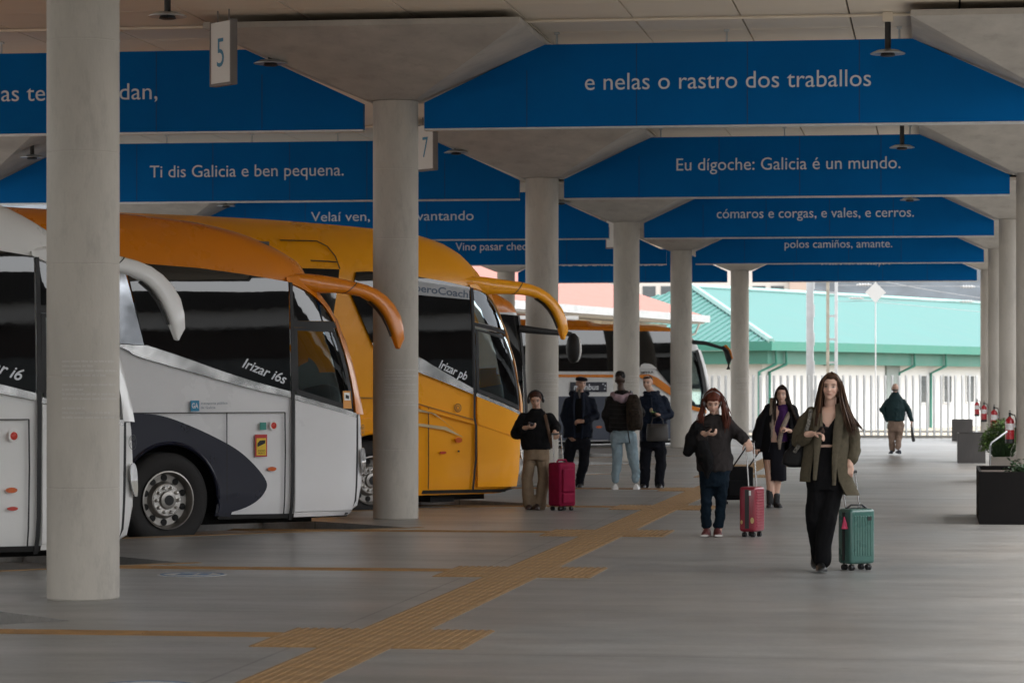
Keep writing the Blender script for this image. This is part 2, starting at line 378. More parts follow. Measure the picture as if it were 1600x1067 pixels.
# ------------------------------------------------------------------ blue banners between the columns
M_seam = mat("banner_seam", (.0, .055, .18), .7)
def banner(xl, xr, y, label, text=None, tx=None, tw=None, th_=.2, tz=5.02, grp="blue lettered banners", rods=True):
    e = empty("banner", ((xl + xr) / 2, y, 0), 0, label, "banner", grp); c = (xl + xr) / 2; L_ = xl - c; R_ = xr - c
    pts = [(L_ + .37, 4.63), (R_ - .37, 4.63), (R_ - .37, 4.935), (R_ - 1.80, 5.60), (L_ + 1.80, 5.60), (L_ + .37, 4.935)]
    MB().prism([(x, -.06, z) for x, z in pts], (0, .12, 0)).obj("panel", M_blue, e)
    xs_ = L_ + 1.6
    while xs_ < R_ - 1.6:
        MB().b(xs_ - .006, xs_ + .006, -.0615, -.059, 4.64, 5.59 if abs(xs_) < R_ - 1.9 else 5.3).obj("panel_seam", M_seam, e); xs_ += 1.3
    # thin pale lower trim
    MB().b(L_ + .37, R_ - .37, -.064, .064, 4.605, 4.628).obj("trim", M_galv, e)
    if rods:
        n = max(3, int((R_ - L_ - 3.6) / 1.15)); rm = None
        for i in range(n):
            x = L_ + 1.95 + (R_ - L_ - 3.9) * i / (n - 1)
            if rm is None: ro = MB().tube([(0, 0, 5.60), (0, 0, ZC)], .012, 6).b(-.03, .03, -.03, .03, ZC - .025, ZC - .001).obj("hanger_rod", M_galv, e); rm = ro.data; ro.location.x = x
            else: ro = link_mesh("hanger_rod", rm, None, e); ro.location.x = x
    if text: text_obj("lettering", text, th_, lambda a, b: (a + tx - c, -.0635, b + tz), M_text, e, width=tw)
    return e
def bx(px, y):                      # where a sight line at photo column px meets the banner plane
    r = ((px - 800) / 4600); d = (y - 0) / (math.cos(TH) + r * math.sin(TH)); return d * (-math.sin(TH) + r * math.cos(TH)), d
def btext(px0, px1, pyb, y):
    y = y - .06; x0, d0 = bx(px0, y); x1, d1 = bx(px1, y); return x0, x1 - x0, 1.6 + (600 - pyb) * (d0 + d1) / 2 / 4600
RT = [(1, "e nelas o rastro dos traballos", 914, 1361, 138, "nearest right-hand blue banner lettered e nelas o rastro dos traballos"),
      (2, "Eu dígoche: Galicia é un mundo.", 1057, 1407, 265, "blue banner lettered Eu dígoche: Galicia é un mundo"),
      (3, "cómaros e corgas, e vales, e cerros.", 1120, 1428, 340, "blue banner lettered cómaros e corgas, e vales, e cerros"),
      (4, "polos camiños, amante.", 1226, 1394, 387, "blue banner lettered polos camiños, amante"),
      (5, "o rostro non coñece, pero", 1282, 1392, 413.5, "last right-hand blue banner by the fence, its words half hidden")]
LT = [(1, "as terras se dan,", 2, 246, 157, "nearest left-hand blue banner behind the number 5 sign"),
      (2, "Ti dis Galicia e ben pequena.", 234, 537, 276, "blue banner lettered Ti dis Galicia e ben pequena"),
      (3, "Velaí ven, velaí, avantando", 486, 740, 345, "blue banner lettered Velaí ven, above the orange coach"),
      (4, "Vino pasar cheo,", 712, 828, 391, "blue banner lettered Vino pasar cheo, above the yellow coach"),
      (5, "ou de a face da terra", 876, 1036, 415.5, "last left-hand blue banner by the station roof, its words half hidden")]
for k, s, p0, p1, pb, lb in RT:
    x0, wd, z = btext(p0, p1, pb, ROWS[k]); banner(XA if k < 5 else -5.8, XB, ROWS[k], lb, s, x0, wd, .285, z)
for k, s, p0, p1, pb, lb in LT:
    x0, wd, z = btext(p0, p1, pb, ROWS[k]); banner(XC if k < 5 else -12.8, XA if k < 5 else -5.8, ROWS[k], lb, s, x0, wd, .285, z)
# ------------------------------------------------------------------ pendant lamps
def lamp_proto():
    e = empty("pendant_lamp", (0, 0, 0))
    MB().tube([(0, 0, 5.33), (0, 0, 5.64)], .034, 12).obj("stem", M_black, e, smooth=50)
    MB().b(-.06, .06, -.05, .05, 5.64, ZC - .002).obj("junction_box", M_ceil, e, bevel=.006)
    MB().lathe([(.035, 5.335), (.12, 5.325), (.195, 5.29), (.195, 5.282), (.12, 5.29), (.0, 5.295)], 28).obj("shade", M_galv, e, smooth=40)
    MB().lathe([(.0, 5.296), (.075, 5.29), (.085, 5.262), (.06, 5.255), (0, 5.254)], 20).obj("lens", M_black, e, smooth=40)
    return e
lp = lamp_proto(); first = True
LL = {(-7.6, 0): "pendant lamp hanging before the nearest capital's left slope", (-.55, 0): "pendant lamp in front of the nearest right-hand banner",
      (-14.6, 1): "pendant lamp at the left edge above the white coach", (-7.6, 1): "pendant lamp hanging beside the second capital, right of the 7 sign", (-.55, 1): "pendant lamp above the Galicia é un mundo banner's right end",
      (-14.6, 2): "pendant lamp peeking above the orange coach roof", (-7.6, 2): "pendant lamp hidden behind the third column", (-.55, 2): "pendant lamp at the top of the cómaros e corgas banner"}
spots = [(x, 33.15 + 13.2 * k, LL[(x, k)]) for (x, k) in LL] + [(-7.65, 28.75, "pendant lamp at the top edge, left of the number 5 sign")]
for x, y, lb in spots:
    o = lp if first else copy_tree(lp); first = False
    o.location = (x, y, 0); tag(o, lb, "lamp", "pendant ceiling lamps")
# ------------------------------------------------------------------ bay number signs
M_signf = mat("sign_face", (.66, .66, .64), .45, var=.03)
M_signe = mat("sign_frame", (.16, .145, .135), .45, var=.1)
M_cyan = mat("sign_number", (.03, .19, .33), .5, var=.05)
for k, num in enumerate(["5", "7", "9", "11"]):
    e = empty("bay_sign", (-7.85, 31.9 + 13.2 * k, -.12), R(-45), ["bay sign reading 5, the largest hanging sign, before the nearest banner", "bay sign reading 7, half hidden by the second column", "bay sign whose lower edge peeks out left of the fourth column", "smallest bay sign, hidden far back behind the banners"][k], "sign", "bay number signs")
    # local: x along the plate, -y is the lettered face (towards the arriving coaches)
    MB().b(-.205, .205, -.037, .037, 5.06, 5.735).obj("panel", M_signf, e)
    MB().b(.206, .225, -.043, .043, 5.03, 5.75).b(-.225, -.206, -.043, .043, 5.03, 5.75).b(-.205, .205, -.041, .041, 5.03, 5.058).obj("frame", M_signe, e)
    for sx in (-.12, .12): MB().tube([(sx, 0, 5.735), (sx, 0, ZC + .12)], .008, 6).obj("hanger_rod", M_signe, e)
    text_obj("number", num, .46, lambda a, b: (a, -.0395, b + 5.24), M_cyan, e, width=.15 if len(num) == 1 else .24, align='C')
# ------------------------------------------------------------------ slatted fence across the end of the platform
M_slat = mat("fence_slat_grey", (.62, .64, .65), .45, metal=.2, var=.06)
fe = empty("slatted_fence", (-9, 88.6, 0), 0, "pale grey metal fence of upright slats across the platform end", "fence")
sm = MB().b(-.014, .014, -.045, .045, .06, 1.86).mesh("slat"); sm.materials.append(M_slat)
k = 0; x = 0.0
while x < 11.4:
    o = bpy.data.objects.new("slat", sm); COL.objects.link(o); o.parent = fe; o.location = (x, 0, 0); o.rotation_euler = (0, 0, R(-38)); x += .207
MB().b(-.1, 11.5, .03, .07, .16, .21).obj("rail", M_slat, fe)
MB().b(-.1, 11.6, -.10, .16, -.02, .07).obj("base_kerb", M_kerb, fe)
# ------------------------------------------------------------------ low depot with turquoise hipped roof
M_turq = mat("roof_turquoise", (.085, .175, .168), .85, var=.05, scale=.5, spec=.1)
M_turqd = mat("roof_turquoise_rib", (.045, .155, .135), .8, var=.05)
M_fasc = mat("fascia_green", (.02, .15, .11), .5, var=.06, scale=.6)
M_fasc2 = mat("fascia_green_lower", (.03, .14, .105), .55, var=.06, scale=.6)
M_wall = mat("wall_white", (.50, .50, .49), .7, var=.05, scale=.5)
M_pane = mat("window_dark", (.05, .06, .065), .15, var=.1, ior=1.6)
C0 = Vector((-7.2, 129.0)); e1 = Vector((math.sin(R(24)), math.cos(R(24)))); e2 = Vector((-math.cos(R(24)), math.sin(R(24))))
dp = empty("depot_building", (C0.x, C0.y, -.55), math.atan2(e1.y, e1.x), "long low white depot with turquoise hipped roof and green fascia", "building")
# local x runs along the long facade (away), +y is to the left behind; eave at z 4.0 (3.45 above the floor)
LEN, WID, ZE, ZR = 62.0, 17.4, 3.98, 6.75
MB().b(.9, LEN - .5, .9, WID - .9, 0, 3.3).obj("wall", M_wall, dp)
rf = MB().add([(0, 0, ZE), (LEN, 0, ZE), (LEN - 8.7, 8.7, ZR), (8.7, 8.7, ZR), (0, WID, ZE), (LEN, WID, ZE)], [(0, 1, 2, 3), (4, 0, 3), (1, 5, 2), (5, 4, 3, 2)]).obj("roof", M_turq, dp)
rib = MB()
for i in range(1, 44):
    yy = WID * i / 44; t = min(yy, WID - yy); zt = ZE + (ZR - ZE) * t / 8.7
    rib.add([(0, yy - .04, ZE + .01), (0, yy + .04, ZE + .01), (t, yy + .04, zt + .01), (t, yy - .04, zt + .01), (0, yy - .03, ZE + .06), (0, yy + .03, ZE + .06), (t, yy + .03, zt + .06), (t, yy - .03, zt + .06)],
            [(4, 5, 6, 7), (0, 4, 7, 3), (1, 2, 6, 5), (0, 1, 5, 4)])
ro = rib.obj("roof_rib", M_turqd, rf, recalc=False); ro["kind"] = "stuff"
MB().tube([(0, 0, ZE + .05), (8.7, 8.7, ZR + .06)], .16, 6).tube([(8.7, 8.7, ZR + .06), (LEN - 8.7, 8.7, ZR + .06)], .14, 6).obj("ridge_cap", mat("ridge_pale", (.22, .36, .34), .8), rf)
MB().b(-.06, LEN, -.06, .1, ZE - .36, ZE + .04).b(-.06, .1, .1, WID, ZE - .36, ZE + .04).obj("gutter", M_fasc, dp)
MB().b(.35, LEN, .35, .9, ZE - .95, ZE - .362).b(.35, .9, .9, WID, ZE - .95, ZE - .362).obj("fascia", M_fasc2, dp)
for x in (.9, 1.9, 15.5, 19.2, 31):
    MB().tube([(x, .22, ZE - .36), (x, .22, ZE - .95), (x - .5, .80, ZE - 1.3), (x - .5, .80, 0)], .07, 8).obj("downpipe", M_fasc, dp, smooth=60)
for x in (13.6,):
    MB().b(x, x + 1.5, .80, .9, 0, 3.25).obj("door", mat("door_grey_green", (.16, .19, .18), .6), dp)
for i, x in enumerate((17.6, 20.4, 23.2, 26.2, 29.2)):
    wnd = MB().b(x, x + .9, .86, .9, 1.25, 2.55).obj("window", M_pane, dp)
    MB().b(x - .06, x, .84, .9, 1.2, 2.6).b(x + .9, x + .96, .84, .9, 1.2, 2.6).b(x, x + .9, .84, .9, 2.55, 2.6).b(x, x + .9, .84, .9, 1.2, 1.25).obj("frame", M_wall, wnd)
for x in (7, 26): MB().b(x, x + .3, .7, .9, 3.0, 3.12).obj("wall_light", M_black, dp)
# ------------------------------------------------------------------ old stone station building with red roof
M_red = mat("roof_salmon_red", (.26, .10, .08), .9, var=.06, scale=1.0, stretch=(1, 6, 1))
M_stone = mat("wall_stone", (.36, .32, .26), .85, var=.12, scale=1.5)
d1 = Vector((-9.2 + 12.9, 118 - 100)).normalized(); d2v = Vector((-d1.y, d1.x))
sb = empty("station_building", (-9.2, 118.0, -.55), math.atan2(d1.y, d1.x), "old stone station building with salmon red roof behind the coaches", "building")
# local x: along the eave (0 is the far end, negative comes nearer), y: to the left
L2 = -27
MB().b(L2 + 1, -1.2, 1.3, 11.5, 0, 4.5).obj("wall", M_stone, sb)
zr = 4.86
MB().add([(0, 0, zr), (L2, 0, zr), (L2, 6.4, zr + 2.6), (-6.4, 6.4, zr + 2.6), (0, 12.8, zr), (L2, 12.8, zr)], [(0, 3, 2, 1), (0, 4, 3), (4, 5, 2, 3)]).obj("roof", M_red, sb)
MB().b(L2, .12, -.14, .05, zr - .24, zr + .03).b(-.05, .12, .05, 12.8, zr - .24, zr + .03).obj("gutter", M_galv, sb)
MB().b(L2, 0, .06, 1.3, zr - .3, zr - .25).obj("soffit", mat("soffit_grey", (.3, .29, .28), .8), sb)
MB().tube([(-.5, .1, zr - .25), (-.5, .3, zr - .7), (-.9, 1.2, zr - 1.0), (-.9, 1.25, 0)], .05, 6).obj("downpipe", M_galv, sb)
rs = random.Random(4)
bmesh_by = {}
stm = [mat(f"stone_block_{i}", c, .85, var=.15, scale=5) for i, c in enumerate([(.42, .37, .29), (.36, .31, .25), (.46, .42, .34), (.30, .27, .23)])]
smesh = []
for i in range(4):
    for wd in (.55, .8, 1.05):
        me = MB().b(0, wd - .04, -.05, .04, 0, .33).mesh("stone"); me.materials.append(stm[i]); smesh.append((wd, me))
wallo = [o for o in sb.children if o.name.startswith("wall")][0]
for r in range(5):
    x = -1.25; zz = 2.75 + r * .36
    while x > -20:
        wd, me = rs.choice(smesh); x -= wd
        o = bpy.data.objects.new("stone", me); COL.objects.link(o); o.parent = wallo; o.location = (x, 1.3, zz)
# white cabin roof showing over the last coach
cb = empty("white_cabin", (-13.2, 94.5, -.55), R(11), "plain white cabin roof showing above the navy and white coach", "cabin")
MB().b(-4.5, 1.6, 0, 2.4, 0, 4.25).obj("wall", mat("cabin_white", (.6, .6, .6), .6), cb)
MB().b(-4.6, 1.7, -.1, 2.5, 4.25, 4.36).obj("roof", M_wall, cb)
MB().b(.9, 1.2, -.14, -.1, 4.0, 4.2).obj("vent", mat("vent_violet", (.16, .14, .30), .6), cb)
# ------------------------------------------------------------------ pale town building behind
M_pale = mat("render_pale", (.5, .47, .44), .8, var=.04, scale=.3)
M_pink = mat("render_pink", (.42, .33, .28), .8, var=.05, scale=.3)
tb = empty("apartment_building", (-23.0, 225, -.55), R(4), "pale apartment block behind the turquoise roof with rows of dark windows", "building")
MB().b(0, 11.8, 0, 14, 0, 17).obj("wall", M_pale, tb)
MB().b(11.81, 13.6, -.6, 13, 0, 16).obj("side_wall", M_pink, tb)
for zz in (5.4, 8.35, 11.3):
    for i in range(8):
        x = .6 + i * 1.4
        wnd = MB().b(x, x + 1.0, -.05, .05, zz, zz + 1.3).obj("window", M_pane if i != 4 else mat("shutter_red", (.24, .05, .04), .6), tb)
        MB().b(x - .06, x + 1.06, -.14, -.05, zz - .12, zz).obj("sill", M_pale, wnd)
tb2 = empty("apartment_building", (-31.0, 232, -.55), R(4), "white block behind the red roof, left of the pale apartment block", "building")
MB().b(0, 7.2, 0, 12, 0, 18).obj("wall", M_wall, tb2)
for zz in (7.2, 10.2):
    for i in range(3): MB().b(.6 + i * 2.2, 1.6 + i * 2.2, -.05, .05, zz, zz + 1.3).obj("window", M_pane, tb2)
# ------------------------------------------------------------------ wooded hill
M_hill = mat("hillside_wood", (.052, .062, .072), .95, var=.55, scale=.10, bump=.8, bscale=.3)
hv = []; hf = []; nx_, ny_ = 120, 26
for j in range(ny_):
    for i in range(nx_):
        x = -420 + i * 9; y = 560 + j * 20; q = j / (ny_ - 1)
        z = -2 + 78 * math.sin(min(1, q * 1.25) * math.pi / 2) * (1 + .18 * math.sin(x * .008 + 1)) + (noise.noise((x * .05, y * .05, 0)) * 5 + noise.noise((x * .17, y * .11, 3)) * 4) * min(1, q * 6)
        hv.append((x, y, z))
for j in range(ny_ - 1):
    for i in range(nx_ - 1): hf.append((j * nx_ + i, j * nx_ + i + 1, (j + 1) * nx_ + i + 1, (j + 1) * nx_ + i))
tag(MB().add(hv, hf).obj("hill", M_hill, recalc=False, smooth=180), kind="structure")
# ------------------------------------------------------------------ railway masts, wires, board
M_mast = mat("mast_galvanised", (.50, .51, .52), .5, metal=.3, var=.1, scale=4)
def wpt(px, py, d):
    u = (px - 800) / 4600; return Vector((d * (-math.sin(TH) + u * math.cos(TH)), d * (math.cos(TH) + u * math.sin(TH)), 1.6 + (600 - py) * d / 4600))
p = wpt(1267, 600, 99)
ms = empty("catenary_mast", (p.x, p.y, -.55), 0, "solid grey steel railway mast left of the lattice mast", "mast")
MB().b(-.13, .06, -.02, .02, 0, 9).b(.06, .09, -.10, .10, 0, 9).b(-.15, -.13, -.10, .10, 0, 9).obj("post", M_mast, ms)
for i in range(9): MB().b(.095, .125, -.08, .08, .6 + i * .95, .6 + i * .95 + .42).obj("batten", M_mast, ms)
p = wpt(1300, 600, 99)
ml = empty("lattice_mast", (p.x, p.y, -.55), 0, "lattice railway mast with rungs behind the front woman's head", "mast")
MB().b(-.19, -.09, -.1, .1, 0, 9).obj("chord", mat("mast_weathered", (.30, .27, .22), .7, var=.25, scale=5), ml)
MB().b(.09, .19, -.1, .1, 0, 9).obj("chord", M_mast, ml)
for i in range(10): MB().b(-.089, .089, -.05, .05, .5 + i * .78, .5 + i * .78 + .07).obj("rung", M_mast, ml)
M_wire = mat("wire_pale", (.22, .23, .24), .6)
M_ins = mat("insulator_white", (.42, .42, .42), .5)
for pts, lb in (([(1307, 446, 99), (1420, 447, 99), (1560, 448, 99)], "upper horizontal contact wire against the hill"), ([(1307, 471, 99), (1400, 470, 99), (1560, 471, 99)], "lower horizontal contact wire above the turquoise roof"),
                ([(1370, 438, 101), (1450, 453, 105), (1560, 470, 110)], "slanting wire crossing the hill above the white diamond board"), ([(1275, 452, 99), (1310, 461, 100), (1370, 472, 103), (1560, 490, 112)], "slanting wire from the solid mast down over the roof")):
    o = MB().tube([wpt(*q) for q in pts], .009, 5).obj("overhead_wire", M_wire); tag(o, lb, "wire", "overhead railway wires")
for (px, py), lb in (((1350, 445), "white insulator on the upper wire left of the diamond board"), ((1338, 466), "white insulator on the lower wire left of the diamond board"), ((1512, 448), "white insulator at the right end of the upper wire"), ((1511, 471), "white insulator at the right end of the lower wire")):
    c = wpt(px, py, 99); mb = MB()
    for k in range(4): mb.lathe([(0, -.03), (.05, -.02), (.05, .01), (0, .03)], 12, Matrix.Translation(c + Vector((k * .09 - .13, 0, 0))) @ Matrix.Rotation(math.pi / 2, 4, 'Y'))
    o = mb.tube([c - Vector((.25, 0, 0)), c + Vector((.25, 0, 0))], .025, 6).obj("insulator", M_ins, smooth=40); tag(o, lb, "insulator", "railway insulators")
c = wpt(1368, 457, 98.5); s_ = .345
db = empty("diamond_board", c, 0, "white diamond shaped railway signal board against the wooded hill", "sign")
MB().prism([(-s_, 0, 0), (0, 0, -s_), (s_, 0, 0), (0, 0, s_)], (0, .03, 0)).obj("panel", M_wall, db)
MB().tube([(0, .05, s_ + .2), (0, .05, -c.z - .55)], .022, 8).obj("post", M_mast, db)
# rails beyond the fence
rl = empty("railway_track", (0, 93.5, -.55), 0, "railway track running behind the slatted fence", "track")
for yy in (0, 1.67): MB().b(-30, 30, yy - .035, yy + .035, .1, .24).obj("rail", mat("rail_steel", (.2, .17, .15), .4, metal=.8), rl)
slm = MB().b(-.12, .12, -.5, 2.2, 0, .1).mesh("sleeper"); slm.materials.append(M_kerb)
for i in range(45):
    o = bpy.data.objects.new("sleeper", slm); COL.objects.link(o); o.parent = rl; o.location = (-14 + i * .6, 0, 0)
# ------------------------------------------------------------------ unseen terminal added at the right to block light and shape coach-window reflections
te = empty("unseen_terminal", (16, 20, 0), 0, "pale glazed terminal facade along the right side of the platform", "building")
MB().b(.2, 6, -70, 66, 4.15, 4.75).obj("upper_wall", M_wall, te); MB().b(-.1, 6, -70, 66, 4.75, 6.1).obj("fascia", mat("terminal_dark", (.02, .018, .017), .7), te)  # white strip under a dark fascia, set to mirror as bands in the coach glass
MB().b(.5, 6, -70, 66, 0, 4.15).obj("wall", mat("terminal_brown", (.030, .020, .017), .7), te)
for i in range(30):
    y = -66 + i * 4.4
    MB().b(.30, .36, y, y + 4.2, .35, 3.1).obj("pane", M_pane, te); MB().b(.05, .30, y - .12, y - .02, 0, 3.2).obj("mullion", M_galv, te)
# ------------------------------------------------------------------ planters, plants, handrail, extinguishers
M_corten = mat("planter_dark", (.010, .009, .009), .8, var=.3, scale=2.2, stretch=(1, 1, .3), dirt=.3, dirtcol=(.018, .015, .014), spec=.15)
M_corten2 = mat("planter_grey", (.060, .055, .053), .6, var=.25, scale=2.2, stretch=(1, 1, .3), dirt=.3, dirtcol=(.12, .11, .10))
M_soil = mat("soil", (.05, .035, .025), .95, var=.3, scale=20)
M_leaf = mat("leaf_green", (.085, .16, .03), .45, var=.45, scale=9)
M_leaf2 = mat("leaf_dark", (.03, .075, .025), .45, var=.4, scale=9)
def planter(x, y, w_, l_, h_, m, lb):
    e = empty("planter", (x, y, 0), 0, lb, "planter", "box planters along the right row")
    mb = MB(); t = .03
    mb.b(0, w_, 0, t, 0, h_).b(0, w_, l_ - t, l_, 0, h_).b(0, t, t, l_ - t, 0, h_).b(w_ - t, w_, t, l_ - t, 0, h_)
    mb.obj("box", m, e); MB().b(t, w_ - t, t, l_ - t, 0, h_ - .05).obj("soil", M_soil, e); return e
def plant(x, y, z, w_, l_, h_, n, m, seed, lb, droop=0):
    rp = random.Random(seed); mb = MB(); st = MB()
    e = empty("plant", (x, y, z), 0, lb, "plant", "shrubs in the planters")
    for k in range(n):
        bx_, by_ = rp.uniform(-w_ / 2, w_ / 2), rp.uniform(-l_ / 2, l_ / 2); hh = h_ * rp.uniform(.35, 1) * (1 - .5 * (abs(bx_) / w_ * 2) ** 2)
        top = Vector((bx_ * 1.35 + rp.uniform(-.05, .05), by_ * 1.2, hh - droop * rp.random()))
        if k % 6 == 0: st.tube([(bx_ * .5, by_ * .6, -.03), (bx_ * .9, by_, hh * .6), top], .005, 4)
        a = rp.random() * 6.28; dz = rp.uniform(-.7, .7); l1 = rp.uniform(.05, .095); d = Vector((math.cos(a), math.sin(a), dz)).normalized(); s = d.cross(Vector((0, 0, 1))).normalized() * l1 * .3
        up = Vector((0, 0, .012))
        mb.add([top, top + d * l1 * .5 + s + up, top + d * l1, top + d * l1 * .5 - s + up], [(0, 1, 2), (0, 2, 3)])
    fo = mb.obj("foliage", m, e, recalc=False); fo["kind"] = "stuff"; st.obj("stem", M_leaf2, e)
    return e
planter(.47, 34.0, .62, 2.6, .60, M_corten, "large near-black box planter at the right picture edge")
plant(.98, 34.3, .6, .26, .4, .16, 260, M_leaf2, 1, "dark leafy plant hanging over the near-black planter's front", droop=.34)
planter(.40, 60.3, .56, 1.6, .60, M_corten2, "dark grey box planter in the middle of the right row")
planter(.40, 83.6, .58, 1.4, .60, M_corten2, "farthest grey box planter close to the fence")
planter(.86, 48.35, .9, 2.0, .42, mat("planter_stone", (.30, .275, .25), .75, var=.15, scale=2), "pale stone planter with a bright green shrub below the extinguisher")
plant(1.06, 48.8, .40, .48, .6, .62, 1300, M_leaf, 2, "bright green leafy shrub in the pale stone planter")
hr = empty("handrail", (.80, 45.9, 0), 0, "pale metal handrail in front of the green shrub", "handrail")
MB().tube([(0, 0, 0), (0, 0, .66), (.02, .01, .70), (.26, .2, .87)], .016, 8).obj("rail", M_galv, hr, smooth=60)
MB().lathe([(.0, 0), (.05, 0), (.05, .012), (0, .012)], 16).obj("base_plate", M_alu, hr)
M_redp = mat("extinguisher_red", (.36, .010, .018), .3, var=.06, coat=.4)
M_label = mat("extinguisher_label", (.62, .60, .60), .5, var=.2, scale=60)
ex = empty("fire_extinguisher", (0, 0, 0))
MB().lathe([(0, 0), (.082, .0), (.085, .03), (.085, .40), (.07, .455), (.035, .485), (.03, .50), (0, .50)], 24).obj("cylinder", M_redp, ex, smooth=40)
MB().lathe([(.0865, .0), (.0875, .0), (.0875, .075), (.0865, .075)], 24, caps=False).obj("base_band", M_black, ex, smooth=40)
lab = MB(); n = 12
for i in range(n):
    a0, a1 = R(-150 + 120 * i / n), R(-150 + 120 * (i + 1) / n); r_ = .0862
    lab.add([(r_ * math.cos(a0), r_ * math.sin(a0), .25), (r_ * math.cos(a1), r_ * math.sin(a1), .25), (r_ * math.cos(a1), r_ * math.sin(a1), .37), (r_ * math.cos(a0), r_ * math.sin(a0), .37)], [(0, 1, 2, 3)])
lab.obj("label", M_label, ex, recalc=False)
MB().tube([(0, 0, .49), (0, 0, .56)], .02, 8).b(-.02, .02, -.09, .05, .56, .585).b(-.016, .016, -.08, .03, .60, .62).obj("valve", M_black, ex)
MB().tube([(.02, -.03, .55), (.09, -.05, .53), (.115, -.03, .42), (.105, -.02, .22)], .012, 8).obj("hose", M_black, ex, smooth=60)
MB().b(.08, .15, -.03, .03, .3, .34).obj("bracket", M_galv, ex)
LE = {2: "largest fire extinguisher, on the column at the right edge", 3: "second nearest fire extinguisher, behind the green shrub", 4: "third fire extinguisher, just right of the farthest one", 5: "farthest and leftmost fire extinguisher in the row"}
fst = True
for k, lb in LE.items():
    o = ex if fst else copy_tree(ex); fst = False
    o.location = (XB - .37, ROWS[k] - .02, .66); o.scale = (.86, .86, .84); tag(o, lb, "fire extinguisher", "wall-hung fire extinguishers")
# ------------------------------------------------------------------ coaches
M_tyre = mat("tyre_rubber", (.018, .017, .017), .85, var=.25, scale=8, bump=.3, bscale=60)
M_rim = mat("rim_steel", (.30, .285, .265), .4, metal=.85, var=.2, scale=6, dirt=.3, dirtcol=(.10, .07, .05))
M_nut = mat("rim_bright", (.62, .60, .57), .28, metal=.9, var=.15, scale=9)
M_dglass = mat("coach_glass_dark", (.002, .0022, .0025), .03, var=.1, spec=.5, ior=1.65, rvar=.015, bump=.10, bscale=1.3)
M_cglass = glass_mat("cab_glass", (.78, .82, .78), 1.5)
M_chrome = mat("chrome_trim", (.85, .85, .84), .20, metal=.85, var=.05, rvar=.08, bump=.35, bscale=5)
M_rubber = mat("seal_black", (.008, .008, .009), .6)
M_under = mat("underbody_black", (.010, .010, .010), .8)
M_ambl = mat("marker_amber", (.55, .10, .01), .25, coat=.5)
M_redl = mat("marker_red", (.50, .03, .015), .25, coat=.5)
M_seat = mat("cab_seat", (.05, .06, .09), .9)
M_dash = mat("cab_dash", (.03, .03, .032), .7)
M_navy = mat("coach_navy", (.004, .006, .020), .3, var=.06, coat=.15, rvar=.04)
M_logo = mat("logo_blue", (.01, .20, .36), .4)
M_grey_t = mat("print_grey", (.10, .16, .22), .5)
M_lens = mat("headlamp_lens", (.55, .56, .57), .08, metal=.6, var=.2, scale=12, rvar=.03)
M_yel = mat("sticker_yellow", (.72, .48, .02), .45)
M_stred = mat("sticker_red", (.45, .02, .02), .45)
M_stgreen = mat("sticker_green", (.03, .22, .18), .45)
def paint(name, c, dirt=.06): return mat(name, c, .28, var=.035, scale=.7, coat=.3, rvar=.05, spec=.4, dirt=dirt, dirtcol=tuple(k * .55 for k in c))
